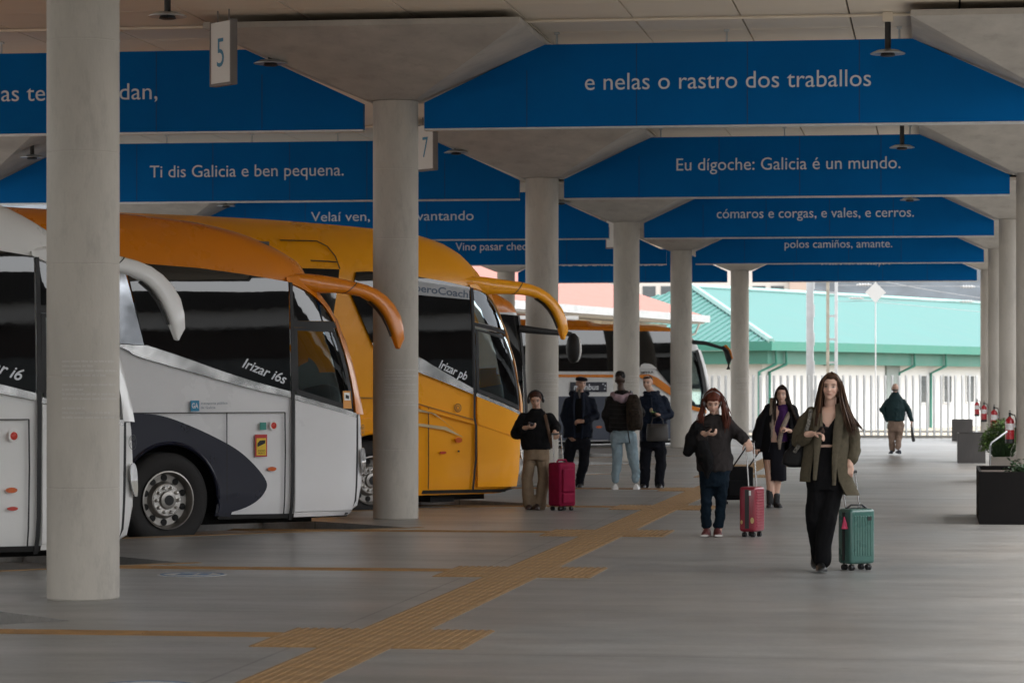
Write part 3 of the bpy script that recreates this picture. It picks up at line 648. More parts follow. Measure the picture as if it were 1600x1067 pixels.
class Coach:
    """local frame: x forward from the front axle, y to the coach's left, z up from the lane; door side is -y"""
    def __init__(s, name, W, label, prof, zr=2.95, zt=None, Rc=.55, D=.32, hw=1.275, roofin=.80, rear=-9.3, ang=45, tum=.05):
        s.ang = ang; a = R(ang); n = Vector((-math.sin(a), math.cos(a)))
        c = Vector(W) + n * hw
        s.e = empty(name, (c.x, c.y, -.14), a, label, "coach")
        s.zs = np.array([p[1] for p in prof]); s.xs = np.array([p[0] for p in prof]); s.W = hw; s.zr = zr; s.zt = zt or s.zs.max(); s.Rc = Rc; s.D = D; s.roofin = roofin; s.rear = rear; s.tum = tum
    def xn(s, z): return float(np.interp(z, s.zs, s.xs))
    def hw(s, z):
        h_ = s.W - s.tum * max(0, min(1, (z - 1.2) / 1.8)) ** 2
        if z > s.zr: q = min(1, (z - s.zr) / (s.zt - s.zr)); h_ -= s.roofin * (1 - math.sqrt(max(0, 1 - (q * .985) ** 2)))
        if z < .5: h_ -= .05 * ((.5 - z) / .3) ** 2
        return h_
    def ys(s, x, z):
        t = s.xn(z) - x; ins = 0
        if t < s.Rc: q = min(1, (s.Rc - max(t, 0)) / s.Rc); ins = s.D * (1 - math.sqrt(max(0, 1 - q * q)))
        return s.hw(z) - ins
    def hull(s, classify, mats, z0=.30, shrink=.03, arches=((0, .69), (-6.1, .69))):
        zs = list(np.arange(z0, s.zr, .085)) + [s.zr + (s.zt - s.zr) * math.sin(math.pi / 2 * k / 16) for k in range(17)]
        rings = []
        for z in zs:
            xn, hw_ = s.xn(z) - shrink, s.hw(z) - shrink; D = min(s.D, hw_ * .6); r = []
            ns = 96
            for i in range(ns + 1): r.append((s.rear + (xn - s.Rc - s.rear) * i / ns, -hw_))
            for i in range(1, 13): a = math.pi / 2 * i / 12; r.append((xn - s.Rc + s.Rc * math.sin(a), -hw_ + D * (1 - math.cos(a))))
            nf = 14; y0 = hw_ - D
            fr = [(xn + .10 * (1 - (2 * i / nf - 1) ** 2), -y0 + 2 * y0 * i / nf) for i in range(1, nf)]
            r = r + fr + [(x, -y) for x, y in r[::-1]]
            rings.append([(x, y, z) for x, y in r])
        n = len(rings[0]); vs = [p for r in rings for p in r]; parts = {}
        for k in range(len(rings) - 1):
            for i in range(n):
                q = (k * n + i, k * n + (i + 1) % n, (k + 1) * n + (i + 1) % n, (k + 1) * n + i)
                c = np.mean([vs[j] for j in q], axis=0)
                if any((c[0] - ax) ** 2 + (c[2] - .51) ** 2 < ar * ar for ax, ar in arches) and abs(c[1]) > .8 and c[0] < s.xn(c[2]) - .4: continue
                front = 108 < i < n - 110 and i != n - 1
                key = classify(c[0], c[1], c[2], front)
                if key: parts.setdefault(key, []).append(q)
        parts.setdefault("roof", []).append(tuple((len(rings) - 1) * n + i for i in range(n)))
        for key, fs in parts.items():
            used = sorted({i for f in fs for i in f}); mp = {j: k for k, j in enumerate(used)}
            MB().add([vs[i] for i in used], [tuple(mp[i] for i in f) for f in fs]).obj(key, mats[key], s.e, smooth=38, recalc=False)
    def panel(s, name, poly, m, off=0.0, th=.02, side=-1, parent=None, res=.11, smooth=35):
        bm = bmesh.new(); vs = [bm.verts.new((x, 0, z)) for x, z in poly]
        bm.faces.new(vs); xs = [p[0] for p in poly]; zs = [p[1] for p in poly]
        for ax, lo, hi in ((0, min(xs), max(xs)), (2, min(zs), max(zs))):
            k = max(1, int((hi - lo) / res))
            for i in range(1, k):
                co = [0, 0, 0]; co[ax] = lo + (hi - lo) * i / k; no = [0, 0, 0]; no[ax] = 1
                bmesh.ops.bisect_plane(bm, geom=bm.verts[:] + bm.edges[:] + bm.faces[:], plane_co=co, plane_no=no, dist=1e-5)
        ex = bmesh.ops.extrude_face_region(bm, geom=bm.faces[:])
        inner = {g for g in ex["geom"] if isinstance(g, bmesh.types.BMVert)}
        for v in bm.verts: v.co.y = side * (s.ys(v.co.x, v.co.z) + off - (th if v in inner else 0))
        bmesh.ops.recalc_face_normals(bm, faces=bm.faces)
        me = bpy.data.meshes.new(name); bm.to_mesh(me); bm.free()
        return link_mesh(name, me, m, parent or s.e, smooth)
    def line(s, name, pts, wd, m, off=.003, side=-1, parent=None, th=.008):
        """a narrow strip following a polyline on the side"""
        P = [Vector(p) for p in pts]; L_, Rr = [], []
        for i, p in enumerate(P):
            t = (P[min(i + 1, len(P) - 1)] - P[max(i - 1, 0)]).normalized(); nn = Vector((-t.y, t.x)) * wd / 2; L_.append(tuple(p + nn)); Rr.append(tuple(p - nn))
        return s.panel(name, L_ + Rr[::-1], m, off, th, side, parent, res=.15)
    def disc(s, name, x, z, r, m, off=.004, parent=None, rz=None, side=-1):
        return s.panel(name, [(x + r * math.cos(a), z + (rz or r) * math.sin(a)) for a in np.linspace(0, 2 * math.pi, 20, endpoint=False)], m, off, .012, side, parent, res=.3)
    def ring(s, name, x, z, r0, r1, m, off=.005, parent=None):
        mb = MB(); n = 28; vs = []
        for k in range(n):
            a = 2 * math.pi * k / n
            for r in (r0, r1): xx, zz = x + r * math.cos(a), z + r * math.sin(a); vs.append((xx, -(s.ys(xx, zz) + off), zz))
        mb.add(vs, [(2 * k, 2 * k + 1, 2 * ((k + 1) % n) + 1, 2 * ((k + 1) % n)) for k in range(n)])
        return mb.obj(name, m, parent or s.e, recalc=False)
    def text(s, name, body, x, z, size, m, ang=0, shear=0, width=None, off=.006, parent=None, bold=0):
        ca, sa = math.cos(R(ang)), math.sin(R(ang))
        def fn(a, b):
            xx, zz = x + a * ca - b * sa, z + a * sa + b * ca; return (xx, -(s.ys(xx, zz) + off), zz)
        return text_obj(name, body, size, fn, m, parent or s.e, shear, width, bold)
    def arch(s, sd, m, cx=(0, -6.1)):
        for x0 in cx:
            a_ = np.linspace(-.30, math.pi + .30, 25); pts = [(x0 + .80 * math.cos(a), .51 + .80 * math.sin(a)) for a in a_] + [(x0 + .60 * math.cos(a), .51 + .60 * math.sin(a)) for a in a_[::-1]]
            s.panel("arch_panel", [(x, max(z, .31)) for x, z in pts], m, .001, .03, sd)
    def wheels(s, xs=(0, -6.1), brand=True):
        for ax in xs:
            for sd in (-1, 1):
                wh = empty("wheel", (ax, sd * (s.W - .03), .51), 0, parent=s.e); Mx = Matrix.Rotation(-sd * math.pi / 2, 4, 'X')
                MB().lathe([(.30, -.02), (.36, .012), (.44, .015), (.485, -.005), (.508, -.04), (.512, -.16), (.508, -.25), (.47, -.28), (.30, -.27), (.30, -.02)], 48, Mx, caps=False).obj("tyre", M_tyre, wh, smooth=40)
                rim = MB().lathe([(.305, .0), (.312, .014), (.298, .018), (.288, .0), (.280, -.05), (.272, -.085), (.20, -.088), (.185, -.06), (.175, -.03), (.16, -.022), (.10, -.02), (.09, .02), (.06, .028), (0, .03)], 40, Mx, caps=False).obj("rim", M_rim, wh, smooth=40)
                MB().lathe([(.165, -.021), (.165, -.016), (.098, -.014), (.098, -.02)], 40, Mx, caps=False).obj("hub_plate", M_nut, rim, smooth=40)
                MB().lathe([(0, .0301), (.055, .0295), (.055, .034), (0, .036)], 24, Mx).obj("hub_cap", M_rubber, rim, smooth=40)
                for k in range(10):
                    a = 2 * math.pi * k / 10
                    mb = MB().lathe([(.0, .028), (.012, .026), (.019, .015), (.021, -.012), (0, -.012)], 10, Mx @ Matrix.Translation((.132 * math.cos(a), .132 * math.sin(a), 0)))
                    mb.obj("nut", M_nut, rim, smooth=40)
                    b_ = a + .31
                    MB().lathe([(0, -.076), (.036, -.076), (.036, -.086), (0, -.086)], 12, Mx @ Matrix.Translation((.236 * math.cos(b_), .236 * math.sin(b_), 0)) @ Matrix.Diagonal((1, 1, 1, 1))).obj("hole", M_under, rim)
    def horn(s, top, inn, m, y0=-1.08, y1=-1.37, glass=True, sides=(-1, 1)):
        for sd in sides:
            e = empty("mirror", parent=s.e)
            n = 16
            def rs(p):
                p = np.array(p, float); q = np.r_[0, np.cumsum(np.linalg.norm(np.diff(p, axis=0), axis=1))]; t = np.linspace(0, q[-1], n); return np.c_[np.interp(t, q, p[:, 0]), np.interp(t, q, p[:, 1])]
            T, I = rs(chaikin(top, 2)), rs(chaikin(inn[::-1], 2)); path = []; rad = []
            for i in range(n):
                u = i / (n - 1); c = (T[i] + I[i]) / 2; h_ = np.linalg.norm(T[i] - I[i]) * .46
                y = sd * -(y0 + (y1 - y0) * u ** 1.3); path.append((c[0], y, c[1])); rad.append((max(.035, .10 - .035 * u) * (1 if u < .96 else .6), max(h_, .02) * (1 if u < .97 else .5)))
            mb = MB(); vs = []; k = 14
            for i, (p, (rw, rh)) in enumerate(zip(path, rad)):
                ax = np.array([T[i][0] - I[i][0], T[i][1] - I[i][1]]); ax = ax / (np.linalg.norm(ax) + 1e-9)
                for j in range(k):
                    a = 2 * math.pi * j / k; ch, sh = math.cos(a), math.sin(a); ch = math.copysign(abs(ch) ** .75, ch); sh = math.copysign(abs(sh) ** .75, sh)
                    vs.append((p[0] + ax[0] * rh * ch, p[1] + rw * sh, p[2] + ax[1] * rh * ch))
            fs = [(i * k + j, i * k + (j + 1) % k, (i + 1) * k + (j + 1) % k, (i + 1) * k + j) for i in range(n - 1) for j in range(k)] + [tuple(range(k))[::-1], tuple(range((n - 1) * k, n * k))]
            mb.add(vs, fs).obj("housing", m, e, smooth=50)
            # joint where the arm meets the body, dark mirror glass on the inner face
            i = 7; c_ = Vector(path[i]); ring_ = [c_ + (Vector(vs[i * k + q]) - c_) * 1.03 for q in range(k)]; tn = (Vector(path[i + 1]) - Vector(path[i - 1])).normalized() * .007
            MB().add([p_ - tn for p_ in ring_] + [p_ + tn for p_ in ring_], [(q, (q + 1) % k, k + (q + 1) % k, k + q) for q in range(k)]).obj("joint", M_rubber, e, recalc=False)
            gl = MB(); pp = [Vector((I[i][0] - .012, path[i][1], I[i][1])) for i in range(10, n - 1)]
            gl.tube(pp, [(.055, .012)] * len(pp), 8).obj("mirror_glass", M_rubber, e)
    def cab(s, x0=1.45, floor=.95):
        MB().b(s.rear + .3, 2.0, -.95, .95, .22, .34).b(s.rear + .3, -.9, -1.1, 1.1, .3, 1.1).b(.85, 2.0, -.9, .9, .3, .8).obj("underbody", M_under, s.e)
        MB().b(-.85, .85, -.80, .80, .30, 1.15).obj("wheel_well", M_under, s.e)
        MB().b(x0 - .35, 2.25, -1.1, 1.1, floor - .06, floor).b(x0 - .40, x0 - .36, -1.15, .1, floor, 2.75).obj("cab_floor", M_dash, s.e)
        MB().prism([(1.75, -1.0, floor), (2.28, -1.0, floor), (2.32, -1.0, 1.25), (2.1, -1.0, 1.42), (1.85, -1.0, 1.38)], (0, 2.0, 0)).obj("dashboard", M_dash, s.e, bevel=.02)
        st = MB().box((1.15, .55, 1.4), (.5, .52, .14)).box((.92, .55, 1.75), (.14, .5, .75), Matrix.Rotation(R(-10), 3, 'Y')).obj("driver_seat", M_seat, s.e, bevel=.04)
        MB().lathe([(.21, -.012), (.225, 0), (.21, .012), (.195, 0), (.21, -.012)], 28, Matrix.Translation((1.72, .55, 1.62)) @ Matrix.Rotation(R(-35), 4, 'Y'), caps=False).obj("steering_wheel", M_rubber, s.e, smooth=60)
def inpoly(x, z, poly):
    c = False; n = len(poly)
    for i in range(n):
        (x0, z0), (x1, z1) = poly[i], poly[(i + 1) % n]
        if (z0 > z) != (z1 > z) and x < (x1 - x0) * (z - z0) / (z1 - z0) + x0: c = not c
    return c
# ---- the model of the silver/orange coach and the white coach at the left
PROF_A = [(2.45, .28), (2.62, .38), (2.68, .66), (2.68, .99), (2.66, 1.36), (2.62, 1.55), (2.50, 2.03), (2.41, 2.26), (2.31, 2.47), (2.20, 2.63), (2.08, 2.76), (1.98, 2.93), (1.92, 3.07), (1.72, 3.20), (1.47, 3.33), (1.12, 3.445), (.75, 3.515), (.2, 3.565), (-.6, 3.59), (-1.5, 3.60)]
APIL = chaikin([(1.50, 2.86), (1.75, 2.775), (1.93, 2.68), (2.04, 2.59), (2.17, 2.43), (2.24, 2.22), (2.31, 2.03), (2.40, 1.66), (2.415, 1.41)], 2)
def coach_a(name, W, label, c_body, c_roof, navy, model, variant):
    s = Coach(name, W, label, PROF_A, zr=2.78, zt=3.60)
    Mb, Mr = c_body, c_roof
    belt = lambda x: float(np.interp(x, [-9.5, -.57, -.27, .16, .64, 1.08, 1.53, 2.40, 2.7], [2.16, 2.15, 2.13, 2.01, 1.86, 1.74, 1.62, 1.40, 1.34]))
    wtop = lambda x: float(np.interp(x, [-9, -.6, .4, .93, 1.49, 1.75, 1.93, 2.04, 2.17], [3.08, 3.03, 2.96, 2.91, 2.84, 2.76, 2.66, 2.57, 2.42]))
    cabglass = [(1.56, 1.62)] + [(x - .03, z - .02) for x, z in APIL] + []
    def cls(x, y, z, front):
        if front:
            if 1.05 < z < 2.72: return "windshield"
            return "body" if z < 1.4 else "roof"
        if x > 1.56 and belt(x) + .02 < z < 2.80 and inpoly(x, z, [(1.56, belt(1.56)), (1.56, 2.80)] + [(a - .02, b) for a, b in APIL]): return None
        if x > 1.5: return "roof" if z > (1.40 if x > 2.38 else 2.3) else "body"
        return "roof" if z > (belt(x) + wtop(x)) / 2 else "body"
    s.hull(cls, dict(body=Mb, roof=Mr, windshield=M_cglass))
    s.cab(); s.wheels()
    WT = [(-.50, 3.03), (-.23, 3.01), (.4, 2.98), (.93, 2.93), (1.515, 2.855)]
    CU = [(-.30, 2.145), (-.27, 2.15), (.16, 2.03), (.64, 1.88), (1.08, 1.76), (1.515, 1.66)]
    CL = [(-.60, 2.13), (-.50, 2.10), (-.42, 2.04), (-.02, 1.94), (.5, 1.815), (1.08, 1.675), (1.515, 1.60)]
    for sd in (-1, 1):
        s.panel("side_window", WT + CU[::-1], M_dglass, .004, .02, sd)
        for i in range(5):
            xa, xb = -.63 - 1.72 * i, -.63 - 1.72 * (i + 1) + .02
            s.panel("side_window", [(xb, 2.18), (xa, 2.18), (xa, 3.045), (xb, 3.05)], M_dglass, .004, .02, sd, res=.2)
        s.panel("side_pillar", [(-.64, 3.0), (-.53, 3.0), (-.30, 2.15), (-.64, 2.17)], mat("pillar_silver", (.36, .38, .41), .2, metal=.8, var=.05), .007, .02, sd)
        s.panel("chrome_trim", chaikin(CL, 1) + [(1.515, 1.655)] + chaikin(CU[::-1], 1) + [(-.60, 2.155)], M_chrome, .012, .02, sd)
        s.panel("front_pillar", APIL + [(2.60, 1.40), (2.605, 1.55), (2.49, 2.03), (2.40, 2.26), (2.30, 2.47), (2.19, 2.63), (2.07, 2.76), (1.97, 2.88), (1.70, 2.93), (1.50, 2.90)], Mr, .004, .03, sd)
        if navy:
            outer = chaikin([(-.62, 1.43), (-.42, 1.435), (-.12, 1.42), (.2, 1.32), (.55, 1.18), (.86, 1.03), (1.08, .85), (1.21, .70), (1.22, .61), (1.12, .49), (.94, .40), (.68, .345)], 2)
            arch = [(.60 * math.cos(a), .51 + .60 * math.sin(a)) for a in np.linspace(-.27, math.pi + .05, 22)]
            s.panel("wheel_swoosh", outer + [(.59, .345)] + arch + [(-.75, .55), (-1.1, 1.0), (-.9, 1.40)], M_navy, .005, .02, sd)
        n = 26; a_ = np.linspace(-.25, math.pi + .25, n)
        s.arch(sd, M_navy if navy else Mb)
        MB().tube([(.605 * math.cos(a), sd * (s.W + .002), .51 + .605 * math.sin(a)) for a in a_], .022, 6).obj("wheel_arch", M_navy if navy else Mb, s.e, smooth=60)
        s.line("panel_gap", [(-3.4, 1.44), (1.45, 1.432)], .010, M_rubber, .0055, sd)
        for x in (.71, -1.25, -3.3): s.line("panel_gap", [(x, .34), (x, 1.43)], .009, M_rubber, .0055, sd)
        s.line("panel_gap", [(1.44, .33), (1.452, 1.0), (1.447, 1.43)], .012, M_rubber, .0055, sd)
        s.line("skirt", [(.62, .315), (1.45, .305), (2.38, .295)], .05, M_under, .0, sd)
        s.panel("headlamp", chaikin([(2.49, 1.02), (2.58, 1.04), (2.645, .88), (2.655, .74), (2.58, .72), (2.51, .83)], 2, True), M_lens, .006, .02, sd)
    # door
    dr = s.panel("door", [(1.575, .345), (2.385, .345), (2.412, 1.37), (1.575, 1.565)], Mb, .010, .03)
    s.line("door_sill", [(1.57, .315), (2.385, .315)], .05, Mb, .012, parent=dr)
    s.line("door_seal", [(1.525, .26), (1.54, .6), (1.548, 1.5), (1.548, 2.85)], .038, M_rubber, .012, parent=dr)
    s.line("door_seal", [(2.395, .29), (2.415, .8), (2.43, 1.40)], .028, M_rubber, .012, parent=dr)
    s.line("door_trim", [(1.57, 1.60), (2.41, 1.392)], .05, M_chrome, .014, parent=dr)
    g = s.panel("door_window", [(1.575, 1.63), (1.575, 2.36)] + [(x - .035, z) for x, z in APIL if z < 2.36] + [(2.38, 1.425)], M_cglass, -.004, .006)
    fr = [(1.60, 1.66), (1.60, 2.34), (2.12, 2.34), (2.20, 2.15), (2.28, 1.90), (2.345, 1.62), (2.35, 1.46)]
    s.line("window_frame", fr + [(1.60, 1.66)], .055, M_rubber, -.001, parent=g)
    s.panel("quarter_window", [(1.575, 2.43), (1.575, 2.83)] + [(x - .02, z - .012) for x, z in APIL if z > 2.44], M_dglass, .0, .01)
    s.line("window_bar", [(1.56, 2.395), (2.19, 2.395)], .07, M_rubber, .004)
    s.horn([(1.48, 2.95), (1.75, 2.965), (1.95, 2.96), (2.1, 2.94), (2.27, 2.915), (2.62, 2.84), (2.80, 2.73), (2.93, 2.58), (2.98, 2.42), (2.975, 2.22), (2.90, 2.12)],
           [(2.84, 2.16), (2.80, 2.30), (2.75, 2.45), (2.66, 2.59), (2.54, 2.68), (2.42, 2.72), (2.14, 2.745), (1.92, 2.73), (1.70, 2.79), (1.45, 2.84)], Mr)
    s.text("lettering", model, .90, 1.925, .155, M_text, -19, .3, .58 if variant == 1 else .50, bold=.002)
    # lamps, stickers
    s.disc("side_marker", 1.28, .82, .055, M_ambl, .006, rz=.024)
    s.ring("lamp_ring", 1.30, 1.29, .036, .052, M_nut, .008); s.disc("reflector", 1.30, 1.29, .037, M_redl, .006)
    s.ring("speed_disc", 2.545, 1.22, .062, .068, M_rubber, .007)
    for i, t_ in enumerate(("80", "100")): s.text("lettering", t_, 2.505, 1.235 - i * .05, .045, M_rubber, 0, 0, .07)
    if variant == 1:
        st = s.panel("warning_sticker", [(1.065, .955), (1.215, .955), (1.215, 1.195), (1.065, 1.195)], M_stred, .007, .008)
        s.panel("sticker_field", [(1.08, .97), (1.20, .97), (1.20, 1.155), (1.08, 1.155)], M_yel, .009, .006, parent=st)
        s.panel("sticker_vehicle", [(1.09, 1.06), (1.19, 1.10), (1.19, 1.135), (1.12, 1.13), (1.09, 1.10)], M_rubber, .011, .005, parent=st)
        s.text("lettering", "ANGLES", 1.092, 1.012, .026, M_rubber, 0, 0, .096, off=.0115, parent=st); s.text("lettering", "MORTS", 1.098, .984, .026, M_rubber, 0, 0, .085, off=.0115, parent=st)
        s.panel("green_sticker", [(1.125, 1.245), (1.205, 1.245), (1.205, 1.325), (1.125, 1.325)], M_stgreen, .007, .006)
        lg = s.panel("transport_logo", [(.26, 1.452), (.365, 1.452), (.365, 1.565), (.26, 1.565)], M_logo, .007, .006)
        s.text("lettering", "GA", .272, 1.485, .075, M_text, 0, 0, .08, off=.009, parent=lg, bold=.002)
        s.text("lettering", "transporte público", .385, 1.525, .036, M_grey_t, 0, 0, .33, parent=lg); s.text("lettering", "de Galicia", .385, 1.478, .036, M_grey_t, 0, 0, .18, parent=lg)
        ws = s.panel("window_sticker", [(2.215, 1.47), (2.345, 1.47), (2.335, 1.665), (2.215, 1.665)], mat("sticker_orange", (.62, .27, .05), .5), .004, .006)
        s.panel("sticker_field", [(2.23, 1.56), (2.325, 1.56), (2.32, 1.645), (2.23, 1.645)], M_white, .006, .005, parent=ws)
        s.panel("sticker_camera", [(2.25, 1.585), (2.30, 1.575), (2.305, 1.61), (2.255, 1.625)], M_rubber, .008, .005, parent=ws)
        MB().box((1.40, -.90, 3.27), (.13, .05, .07)).obj("roof_bracket", mat("bracket_grey", (.05, .05, .05), .6), s.e)
    else:
        s.disc("reflector", 1.29, .66, .05, M_redl, .006, rz=.018)
    return s
P_silver = paint("coach_silver_white", (.72, .72, .73)); P_orange = paint("coach_orange", (.66, .195, .002)); P_white = paint("coach_white", (.72, .72, .71)); P_yellow = paint("coach_amber_yellow", (.92, .37, .002))
W2 = Vector((BAYX, BAYY))
coach_a("touring_coach", W2, "silver white coach with orange roof and horn-shaped mirror, navy sweep at its wheel", P_silver, P_orange, True, "Irizar i6s", 1)
coach_a("touring_coach", W2 + Vector((-.80, -6.6)), "all white coach at the left edge behind the nearest column", P_white, P_white, False, "Irizar i6", 0)
# ---- the amber yellow coach
PROF_B = [(2.30, .30), (2.50, .36), (2.58, .66), (2.60, 1.2), (2.58, 1.53), (2.53, 1.77), (2.46, 2.09), (2.33, 2.47), (2.23, 2.69), (2.12, 2.88), (2.0, 3.16), (1.86, 3.32), (1.74, 3.45), (1.55, 3.58), (1.25, 3.69), (.85, 3.755), (0, 3.80), (-.8, 3.835), (-1.7, 3.85)]
def coach_b(W):
    s = Coach("touring_coach", W, "amber yellow coach with chrome window line and horn-shaped mirror", PROF_B, zr=2.95, zt=3.85)
    P = P_yellow
    AP = chaikin([(1.58, 3.01), (1.80, 2.965), (2.0, 2.87), (2.11, 2.69), (2.21, 2.45), (2.35, 2.09), (2.42, 1.77), (2.44, 1.36)], 2)
    def cls(x, y, z, front):
        if front: return "windshield" if 1.05 < z < 2.9 else ("body" if z < 1.4 else "roof")
        if x > 1.66 and 1.30 < z < 2.98 and inpoly(x, z, [(1.66, 1.62), (1.66, 2.98)] + [(a - .02, b) for a, b in AP if b < 2.98]): return None
        return "roof" if z > 2.9 else "body"
    s.hull(cls, dict(body=P, roof=P, windshield=M_cglass)); s.cab(); s.wheels()
    WT = [(-.20, 3.17), (.0, 3.18), (.73, 3.13), (1.14, 3.08), (1.565, 3.01)]
    CU = [(.0, 2.27), (.20, 2.19), (.45, 2.17), (.73, 2.09), (1.0, 1.95), (1.58, 1.685)]
    CL = [(.0, 2.24), (.22, 2.10), (.45, 1.985), (.73, 1.885), (1.1, 1.77), (1.58, 1.605)]
    for sd in (-1, 1):
        s.panel("side_window", WT + CU[::-1] + [(-.30, 2.88)], M_dglass, .004, .02, sd)
        for i in range(5):
            xa, xb = -.46 - 1.74 * i, -.46 - 1.74 * (i + 1) + .02
            s.panel("side_window", [(xb, 2.25), (xa - (0 if i else .2), 2.25), (xa, 3.195), (xb, 3.2)], M_dglass, .004, .02, sd, res=.2)
        s.panel("chrome_trim", chaikin(CL, 1) + chaikin(CU[::-1], 1), M_chrome, .012, .02, sd)
        s.panel("front_pillar", AP + [(2.545, 1.36), (2.52, 1.77), (2.45, 2.09), (2.32, 2.47), (2.22, 2.69), (2.11, 2.88), (1.97, 3.0), (1.70, 3.06), (1.56, 3.04)], P, .004, .03, sd)
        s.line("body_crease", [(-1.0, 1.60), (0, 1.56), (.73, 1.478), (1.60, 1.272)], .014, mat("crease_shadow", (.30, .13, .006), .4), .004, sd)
        s.panel("body_fold", [(.73, 1.45), (1.59, 1.245), (1.59, 1.215), (.73, 1.415)], P, .016, .02, sd)
        s.arch(sd, P)
        a_ = np.linspace(-.25, math.pi + .25, 26)
        MB().tube([(.605 * math.cos(a), sd * (s.W + .002), .51 + .605 * math.sin(a)) for a in a_], .022, 6).obj("wheel_arch", P, s.e, smooth=60)
        s.line("panel_gap", [(.87, .38), (.87, 1.43)], .010, M_rubber, .0055, sd)
        s.line("skirt", [(.62, .345), (2.35, .335)], .045, M_under, .0, sd)
        s.panel("headlamp", chaikin([(2.40, 1.00), (2.50, 1.02), (2.565, .88), (2.57, .74), (2.50, .72), (2.42, .83)], 2, True), M_lens, .006, .02, sd)
        for pts in ([(-1.24, 3.55), (-.69, 3.555)], [(-.69, 3.555), (-.56, 3.49), (-.48, 3.36), (-.45, 3.2)], [(-.87, 3.30), (-.47, 3.29)]):
            s.line("roof_seam", pts, .014, M_rubber, .004, sd)
    dr = s.panel("door", [(1.655, .39), (2.385, .385), (2.43, 1.34), (1.645, 1.575)], P, .010, .03)
    s.line("door_seal", [(1.585, .36), (1.60, .6), (1.625, .75), (1.625, 1.20), (1.60, 1.30), (1.605, 1.62), (1.59, 3.0)], .026, M_rubber, .012, parent=dr)
    s.panel("door_fold", [(1.66, 1.235), (2.40, 1.035), (2.40, 1.005), (1.66, 1.205)], P, .020, .02, parent=dr)
    s.line("door_trim", [(1.63, 1.605), (2.40, 1.352)], .045, M_chrome, .014, parent=dr)
    g = s.panel("door_window", [(1.63, 1.63), (1.63, 2.49), (2.16, 2.39)] + [(x - .03, z) for x, z in AP if z < 2.37] + [(2.39, 1.39)], M_cglass, -.004, .006)
    s.line("window_frame", [(1.665, 1.66), (1.665, 2.45), (2.13, 2.36), (2.22, 2.20), (2.32, 1.95), (2.38, 1.65), (2.385, 1.43), (1.665, 1.66)], .05, M_rubber, -.001, parent=g)
    s.panel("quarter_window", [(1.63, 2.56), (1.63, 2.975)] + [(x - .02, z - .012) for x, z in AP if 2.45 < z < 2.99] + [(2.17, 2.46)], M_cglass, .0, .006)
    s.line("window_bar", [(1.60, 2.53), (2.20, 2.42)], .05, M_rubber, .004)
    s.line("window_post", [(1.60, 1.63), (1.60, 3.0)], .05, M_rubber, .006)
    s.horn([(1.40, 3.14), (1.65, 3.17), (1.90, 3.165), (2.21, 3.125), (2.45, 3.105), (2.71, 3.04), (2.92, 2.90), (3.07, 2.70), (3.11, 2.45), (3.03, 2.32)],
           [(2.955, 2.36), (2.93, 2.50), (2.87, 2.67), (2.77, 2.80), (2.63, 2.89), (2.43, 2.92), (2.05, 2.92), (1.90, 2.90), (1.7, 2.97), (1.40, 3.02)], P)
    bn = s.panel("window_banner", [(.60, 2.90), (1.55, 2.845), (1.55, 2.985), (.60, 3.085)], mat("banner_grey_white", (.40, .41, .43), .6), .007, .006)
    s.text("lettering", "IberoCoach", .64, 2.945, .135, mat("lettering_slate", (.09, .12, .17), .5), -5, 0, .89, .010, bn, .003)
    s.text("lettering", "Irizar pb", 1.03, 1.955, .16, M_text, -21, .2, .47, bold=.003)
    sw = mat("sweep_pale", (.55, .42, .24), .35)
    s.panel("pale_sweep", [(.70, 1.42), (.89, 1.415), (1.42, 1.045), (1.10, 1.27), (.92, 1.36), (.70, 1.385)], sw, .006, .006)
    s.panel("pale_sweep", [(.70, 1.235), (1.15, 1.185), (1.42, 1.045), (1.12, 1.145), (.70, 1.20)], sw, .006, .006)
    s.ring("speed_disc", 1.335, 1.43, .045, .055, M_rubber, .006); s.ring("speed_disc", 1.335, 1.43, .022, .031, M_rubber, .006)
    s.disc("side_marker", 1.34, 1.01, .055, M_ambl, .02, rz=.034); s.disc("reflector", 1.10, .85, .052, M_redl, .006, rz=.018); s.disc("lock", 1.35, .865, .014, M_rubber, .006)
    MB().b(1.02, 1.40, -1.1, -.8, .20, .33).obj("under_box", M_under, s.e)
coach_b(W2 + Vector((.92, 6.6)))
